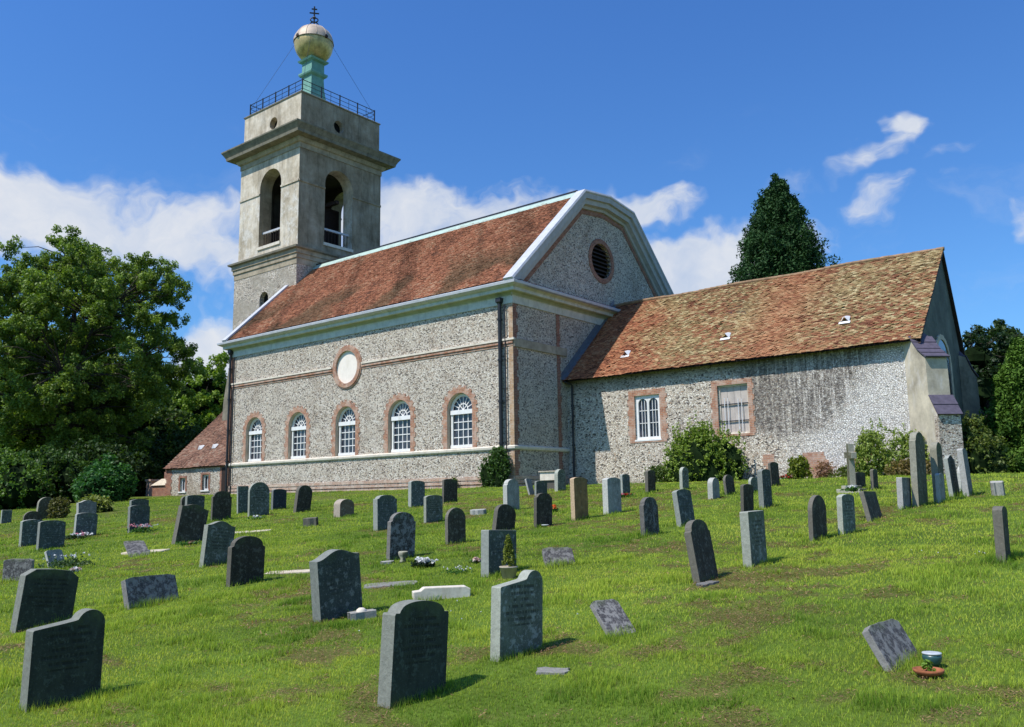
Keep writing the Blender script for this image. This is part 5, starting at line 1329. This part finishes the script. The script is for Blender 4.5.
# urn and plaque at the lichened headstone
x, y = 12.95, -18.98; z = float(terr(x, y))
ur = tag(empty('flower_urn', (x, y, z)), 'small brown urn at the foot of the big lichened headstone', 'urn')
mb = MB(); mb.lathe([(0, 0), (.055, 0), (.06, .03), (.04, .06), (.075, .12), (.085, .17), (.07, .19), (.06, .18)], (0, 0, 0), 16); mb.build('body', G['mossy'], ur, smooth=True)
mb = MB(); mb.lathe([(.0, .178), (.062, .178)], (0, 0, 0), 12); mb.build('soil', M['core'], ur)
flat_slab('plaque', 'small pale plaque left of the brown urn', 12.72, -19.12, .22, .14, .03, 'lichen', 50, 'plaque')
x, y = 12.22, -14.06; z = float(terr(x, y))
mb = MB(); mb.lathe([(0, .015), (.07, .01), (.085, .03), (.075, .034), (.066, .02), (0, .018)], (0, 0, 0), 18); o = mb.build('dish', M['white_glaze'], None, smooth=True); o.location = (x, y, z + .02); tag(o, 'small white dish in front of the dark shouldered headstone', 'dish')
# potted conifer
x, y = 15.90, -19.78; z = float(terr(x, y))
pc = tag(empty('potted_conifer', (x, y, z)), 'small golden-green dwarf conifer in a pale pot before the thick teal headstone', 'potted plant')
mb = MB(); mb.lathe([(0, 0), (.09, 0), (.12, .15), (.13, .15), (.13, .17), (.115, .17), (.11, .14), (0, .14)], (0, 0, 0), 18); mb.build('pot', M['stucco_pale'], pc, smooth=True)
rng = np.random.default_rng(77); K = 260; t = rng.random(K) ** .8; a = rng.random(K) * 6.283; rr = .105 * (1 - t) ** .7 * (.6 + .5 * rng.random(K))
cen = np.stack([rr * np.cos(a), rr * np.sin(a), .17 + t * .42], 1)
leaves_obj('foliage', [leaf_quads(cen, .013, 5200, np.full(K, .02), (.05, .09, .01), (.32, .36, .05), up=.9, aspect=.4, rng=rng)], M['leaf'], pc)
# bowl and dish bottom right
x, y = 21.93, -22.08; z = float(terr(x, y))
mb = MB(); mb.lathe([(0, .0), (.05, .0), (.075, .03), (.088, .075), (.08, .10), (.07, .10), (.066, .07), (0, .06)], (0, 0, 0), 22); bw = mb.build('planter_bowl', M['teal_glaze'], None, smooth=True); bw.location = (x, y, z + .005); bw.scale = (.8, .8, .8)
tag(bw, 'round teal glazed bowl with a white rim beside the dark leaning tablet', 'bowl')
mb = MB(); mb.lathe([(.0, .098), (.062, .100), (.084, .101), (.088, .108), (.084, .116), (.06, .118), (0, .118)], (0, 0, 0), 22); mb.build('rim', M['white_glaze'], bw, smooth=True)
x, y = 21.97, -22.36; z = float(terr(x, y))
dsh = empty('planter_dish', (x, y, z + .008)); dsh.scale = (.9, .9, .9)
dsh = tag(dsh, 'terracotta dish with a small green seedling in front of the teal bowl', 'dish')
mb = MB(); mb.lathe([(0, 0), (.08, 0), (.112, .02), (.120, .045), (.108, .045), (.095, .025), (0, .022)], (0, 0, 0), 24); mb.build('saucer', M['terracotta'], dsh, smooth=True)
rng = np.random.default_rng(5); leaves_obj('seedling', [leaf_quads(rng.normal(0, .02, (20, 3)) + [0, 0, .07], .018, 90, np.full(20, .022), (.08, .16, .01), (.25, .4, .05), rng=rng)], M['leaf'], dsh)

# ------------------------------------------------------------------ grass blades
def grass():
    rng = np.random.default_rng(21)
    VS = []; CS = []
    bands = [(3.0, 8.5, 5200, .050, .0046), (8.5, 14, 2300, .054, .0078), (14, 22, 850, .058, .0125), (22, 34, 330, .062, .020), (34, 58, 95, .06, .034)]
    for r0, r1, dens, h0, w0 in bands:
        area = R(80) / 2 * (r1 * r1 - r0 * r0); n = int(area * dens)
        r = np.sqrt(rng.random(n) * (r1 * r1 - r0 * r0) + r0 * r0); a = R(90 + YAW) + (rng.random(n) - .5) * R(80)
        x = CAMP[0] + r * np.cos(a); y = CAMP[1] + r * np.sin(a)
        # gather part of the blades in tufts
        k = rng.random(n) < .55
        tx = np.round(x / .075) * .075 + (vnoise(x, y, .3) - .5) * .1; ty = np.round(y / .075) * .075 + (vnoise(y, x, .3) - .5) * .1
        x = np.where(k, tx + rng.normal(0, .014, n), x); y = np.where(k, ty + rng.normal(0, .014, n), y)
        ok = ~((x > -30) & (x < .1) & (y > -.05)) & ~((x >= 0) & (x < 15.7) & (y > 3.95)) & (y < 12)
        x, y = x[ok], y[ok]; n = len(x)
        d = dryness(x, y); cl = fbm(x, y, .55, 3); big = fbm(x + 70, y, 2.3, 3); bb = fbm(x - 90, y + 30, .9, 3)
        long_ = np.clip((cl - .56) / .12, 0, 1)
        # rougher around the stones
        near = np.zeros(n)
        for s in STONES + SLABS:
            if (s[0] - CAMP[0]) ** 2 + (s[1] - CAMP[1]) ** 2 > (r1 + 2) ** 2 or (s[0] - CAMP[0]) ** 2 + (s[1] - CAMP[1]) ** 2 < max(0, r0 - 2) ** 2: continue
            dx = np.abs(x - s[0]) - .06; dy = np.abs(y - s[1]) - .3
            near = np.maximum(near, np.clip(1 - np.hypot(np.maximum(dx, 0), np.maximum(dy, 0)) / .16, 0, 1))
        h = h0 * (.55 + .6 * rng.random(n)) * (.70 + .9 * long_ + 1.2 * near) * (1 - .35 * d)
        w = w0 * (.7 + .6 * rng.random(n))
        az = rng.random(n) * 6.283; lean = np.abs(rng.normal(0, .38, n)) + .08 + d * 1.0
        la = rng.random(n) * 6.283
        lx, ly = np.cos(la) * h * np.sin(np.minimum(lean, 1.5)), np.sin(la) * h * np.sin(np.minimum(lean, 1.5)); lz = h * np.cos(np.minimum(lean, 1.45))
        z = terrain(x, y) - .004
        wx_, wy_ = np.cos(az) * w / 2, np.sin(az) * w / 2
        P = np.stack([x, y, z], 1); Wv = np.stack([wx_, wy_, wx_ * 0], 1); T = np.stack([lx, ly, lz], 1)
        V = np.stack([P - Wv, P + Wv, P + T], 1)
        f = np.clip(.21 + .62 * rng.random(n) ** 1.4 + .8 * (big - .36) + .9 * (bb - .45) - .28 * long_ - .4 * near, 0, 1.15)[:, None]
        c = np.array((.14, .275, .020)) * (1 - f) + np.array((.68, .80, .095)) * f
        dd = np.clip((rng.random(n) < d * .7) * 1.0 + (rng.random(n) < .08) * .75, 0, 1)[:, None] * (.5 + .5 * rng.random(n))[:, None]
        st = np.array((.40, .27, .13)) * (.22 + 1.0 * rng.random(n) ** 1.3)[:, None]
        c = c * (1 - dd) + st * dd
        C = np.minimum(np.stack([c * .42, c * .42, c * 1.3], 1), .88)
        VS.append(V.reshape(-1, 3)); CS.append(C.reshape(-1, 3))
    # dead clippings lying on the turf: small flat scraps
    for r0, r1, dens, sz in ((3.5, 10, 3600, .0105), (10, 20, 950, .018), (20, 34, 200, .030)):
        n = int(R(80) / 2 * (r1 * r1 - r0 * r0) * dens); r = np.sqrt(rng.random(n) * (r1 * r1 - r0 * r0) + r0 * r0); a = R(90 + YAW) + (rng.random(n) - .5) * R(80)
        x = CAMP[0] + r * np.cos(a); y = CAMP[1] + r * np.sin(a)
        d = dryness(x, y); ok = (rng.random(n) < d * 1.2 + .012) & (y < -1.5); x, y = x[ok], y[ok]; n = len(x)
        z = terrain(x, y) + rng.random(n) * .022 + .004; az = rng.random(n) * 6.283; ln = sz * (.5 + rng.random(n) * 1.2); wd_ = ln * (.12 + .2 * rng.random(n))
        D = np.stack([np.cos(az) * ln, np.sin(az) * ln, rng.normal(0, .35, n) * ln], 1); N = np.stack([-np.sin(az) * wd_, np.cos(az) * wd_, rng.normal(0, .4, n) * wd_], 1); P = np.stack([x, y, z], 1)
        VS.append(np.stack([P - D - N, P + D, P - D * .2 + N], 1).reshape(-1, 3))
        k = (.25 + .95 * rng.random(n) ** 1.5)[:, None]; cc = np.array((.44, .27, .15)) * k; CS.append(np.repeat(cc, 3, 0))
    V = np.concatenate(VS); C = np.concatenate(CS)
    o = np_mesh('grass', V, np.arange(len(V)), 3, M['grass'], None, C)
    tag(o, kind='stuff'); return o
grass()

# ------------------------------------------------------------------ sky, clouds, sun
SUN_EL, SUN_AZ = R(56), R(180 + 20)          # azimuth clockwise from north
wd = bpy.data.worlds.new('World'); SC.world = wd; wd.use_nodes = True
nt = wd.node_tree; nodes, links = nt.nodes, nt.links
for n in list(nodes): nodes.remove(n)
wo = nodes.new('ShaderNodeOutputWorld'); bg = nodes.new('ShaderNodeBackground'); bg.inputs[1].default_value = .084
links.new(bg.outputs[0], wo.inputs[0])
sky = nodes.new('ShaderNodeTexSky'); sky.sky_type = 'NISHITA'; sky.sun_disc = False; sky.sun_elevation = SUN_EL; sky.sun_rotation = SUN_AZ
sky.air_density = 1.0; sky.dust_density = .3; sky.ozone_density = 3.0; sky.altitude = 200
class WT(NT):
    def __init__(s): s.t = nt; s.n = nodes; s.l = links
w = WT()
dirv = w.new('ShaderNodeTexCoord').outputs['Generated']
nv = w.new('ShaderNodeVectorMath', operation='NORMALIZE'); w.set(nv.inputs[0], dirv); dirv = nv.outputs[0]
def dot(v, c):
    n = w.new('ShaderNodeVectorMath', operation='DOT_PRODUCT'); w.set(n.inputs[0], v); n.inputs[1].default_value = c; return n.outputs['Value']
warp = w.new('ShaderNodeVectorMath', operation='ADD'); w.set(warp.inputs[0], dirv)
wn_ = w.new('ShaderNodeVectorMath', operation='SCALE'); sub_ = w.new('ShaderNodeVectorMath', operation='SUBTRACT'); w.set(sub_.inputs[0], w.noise(dirv, 7, 4, .6, 'Color')); sub_.inputs[1].default_value = (.5, .5, .5)
w.set(wn_.inputs[0], sub_.outputs[0]); wn_.inputs['Scale'].default_value = .16; w.set(warp.inputs[1], wn_.outputs[0]); wv = warp.outputs[0]
# clouds: (direction, half width rad, half height rad, tilt deg, density)
CL = [((-.903, .320, .287), .20, .046, 2, .95), ((-.845, .440, .278), .13, .042, -4, .95), ((-.80, .53, .262), .08, .040, -10, .85),
      ((-.835, .522, .158), .045, .050, -20, 1.1), ((-.66, .683, .312), .13, .045, 0, .85), ((-.565, .757, .322), .10, .034, 4, .85), ((-.478, .815, .328), .07, .024, 4, .8),
      ((-.435, .862, .250), .12, .042, 8, 1.1), ((-.36, .90, .25), .05, .05, 0, .4), ((-.240, .901, .358), .048, .016, 42, .52), ((-.225, .897, .381), .020, .018, 0, .8), ((-.184, .919, .351), .055, .012, 30, .30),
      ((-.262, .921, .293), .028, .022, 20, .62), ((-.215, .930, .300), .05, .012, 15, .35), ((-.13, .952, .278), .02, .018, 0, .55), ((-.33, .90, .30), .05, .04, 40, .35),
      ((.3, .93, .25), .25, .06, 5, .9), ((.7, .65, .3), .3, .08, 0, .9), ((-.98, -.1, .3), .3, .07, 0, .9), ((.8, -.5, .35), .35, .08, 0, .8), ((-.3, -.9, .4), .3, .08, 0, .6)]
tot = None
for c, a, b_, tilt, den in CL:
    c = Vector(c).normalized(); rt = Vector((c.y, -c.x, 0)).normalized(); up = rt.cross(c); t = R(tilt)
    r1 = rt * math.cos(t) + up * math.sin(t); u1 = -rt * math.sin(t) + up * math.cos(t)
    qx = w.math('POWER', w.math('ABSOLUTE', w.math('MULTIPLY', dot(wv, tuple(r1)), 1 / a)), 2.0)
    qy = w.math('POWER', w.math('ABSOLUTE', w.math('MULTIPLY', dot(wv, tuple(u1)), 1 / b_)), 2.0)
    m = w.math('MULTIPLY', w.math('SUBTRACT', 1.0, w.math('MULTIPLY', w.math('ADD', qx, qy), .42)), den)
    m = w.math('MULTIPLY', w.math('MAXIMUM', m, 0.0), w.math('GREATER_THAN', dot(dirv, tuple(c)), 0.0))
    tot = m if tot is None else w.math('MAXIMUM', tot, m)
det = w.noise(w.mix(1, wv, (1, 1, 1.8), 'MULTIPLY'), 9, 9, .62)
det2 = w.noise(wv, 34, 6, .6)
dsum = w.math('ADD', w.math('MULTIPLY', w.math('SUBTRACT', det, .5), 1.35), w.math('MULTIPLY', w.math('SUBTRACT', det2, .5), .3))
dens = w.smooth(w.math('MULTIPLY', w.math('ADD', tot, w.math('MULTIPLY', dsum, w.smooth(tot, .02, .5))), 1.0), .22, .80)
z3 = w.sep(dirv)
wisp = w.math('MULTIPLY', w.smooth(w.noise(w.mix(1, wv, (1, 1, 3.0), 'MULTIPLY'), 3.2, 8, .62), .56, .8), w.math('MULTIPLY', w.smooth(z3[2], .46, .30), .20))
dens = w.math('MAXIMUM', dens, wisp)
zz_ = w.sep(dirv)
skyc = w.mix(1, sky.outputs[0], w.ramp(w.math('MULTIPLY', zz_[2], 1.6), [(.0, (.85, 1.30, 1.62)), (.35, (.86, 1.45, 2.0)), (.8, (.80, 1.45, 2.25))]), 'MULTIPLY')
shade = w.ramp(w.noise(wv, 11, 5, .6), [(.3, (6.6, 7.6, 9.4)), (.65, (9.6, 9.8, 10.2))])
fin = w.mix(w.math('MULTIPLY', dens, .93), skyc, shade)
links.new(fin, bg.inputs[0])
sd = bpy.data.lights.new('sun', 'SUN'); sd.energy = 5.0; sd.angle = R(.5); sd.color = (1.0, .955, .88)
so = bpy.data.objects.new('sun', sd); COL.objects.link(so)
dv = Vector((math.sin(SUN_AZ) * math.cos(SUN_EL), math.cos(SUN_AZ) * math.cos(SUN_EL), math.sin(SUN_EL)))
so.rotation_euler = dv.to_track_quat('Z', 'Y').to_euler(); so.location = (0, 0, 40)

# ------------------------------------------------------------------ normals
import bmesh
for o in SC.objects:
    if o.type == 'MESH' and o.name.split('.')[0] in ('headstone', 'stone_tablet', 'ledger_stone', 'stone_block', 'fallen_headstone', 'cross', 'plaque', 'buttress'):
        bm = bmesh.new(); bm.from_mesh(o.data); bmesh.ops.remove_doubles(bm, verts=bm.verts, dist=1e-5); bmesh.ops.recalc_face_normals(bm, faces=bm.faces); bm.to_mesh(o.data); bm.free()
SC.render.engine = 'CYCLES'
SC.view_settings.view_transform = 'Standard'; SC.view_settings.look = 'None'; SC.view_settings.exposure = 0; SC.view_settings.gamma = 1
SC.cycles.use_denoising = True
SC.cycles.max_bounces = 6; SC.cycles.transparent_max_bounces = 8
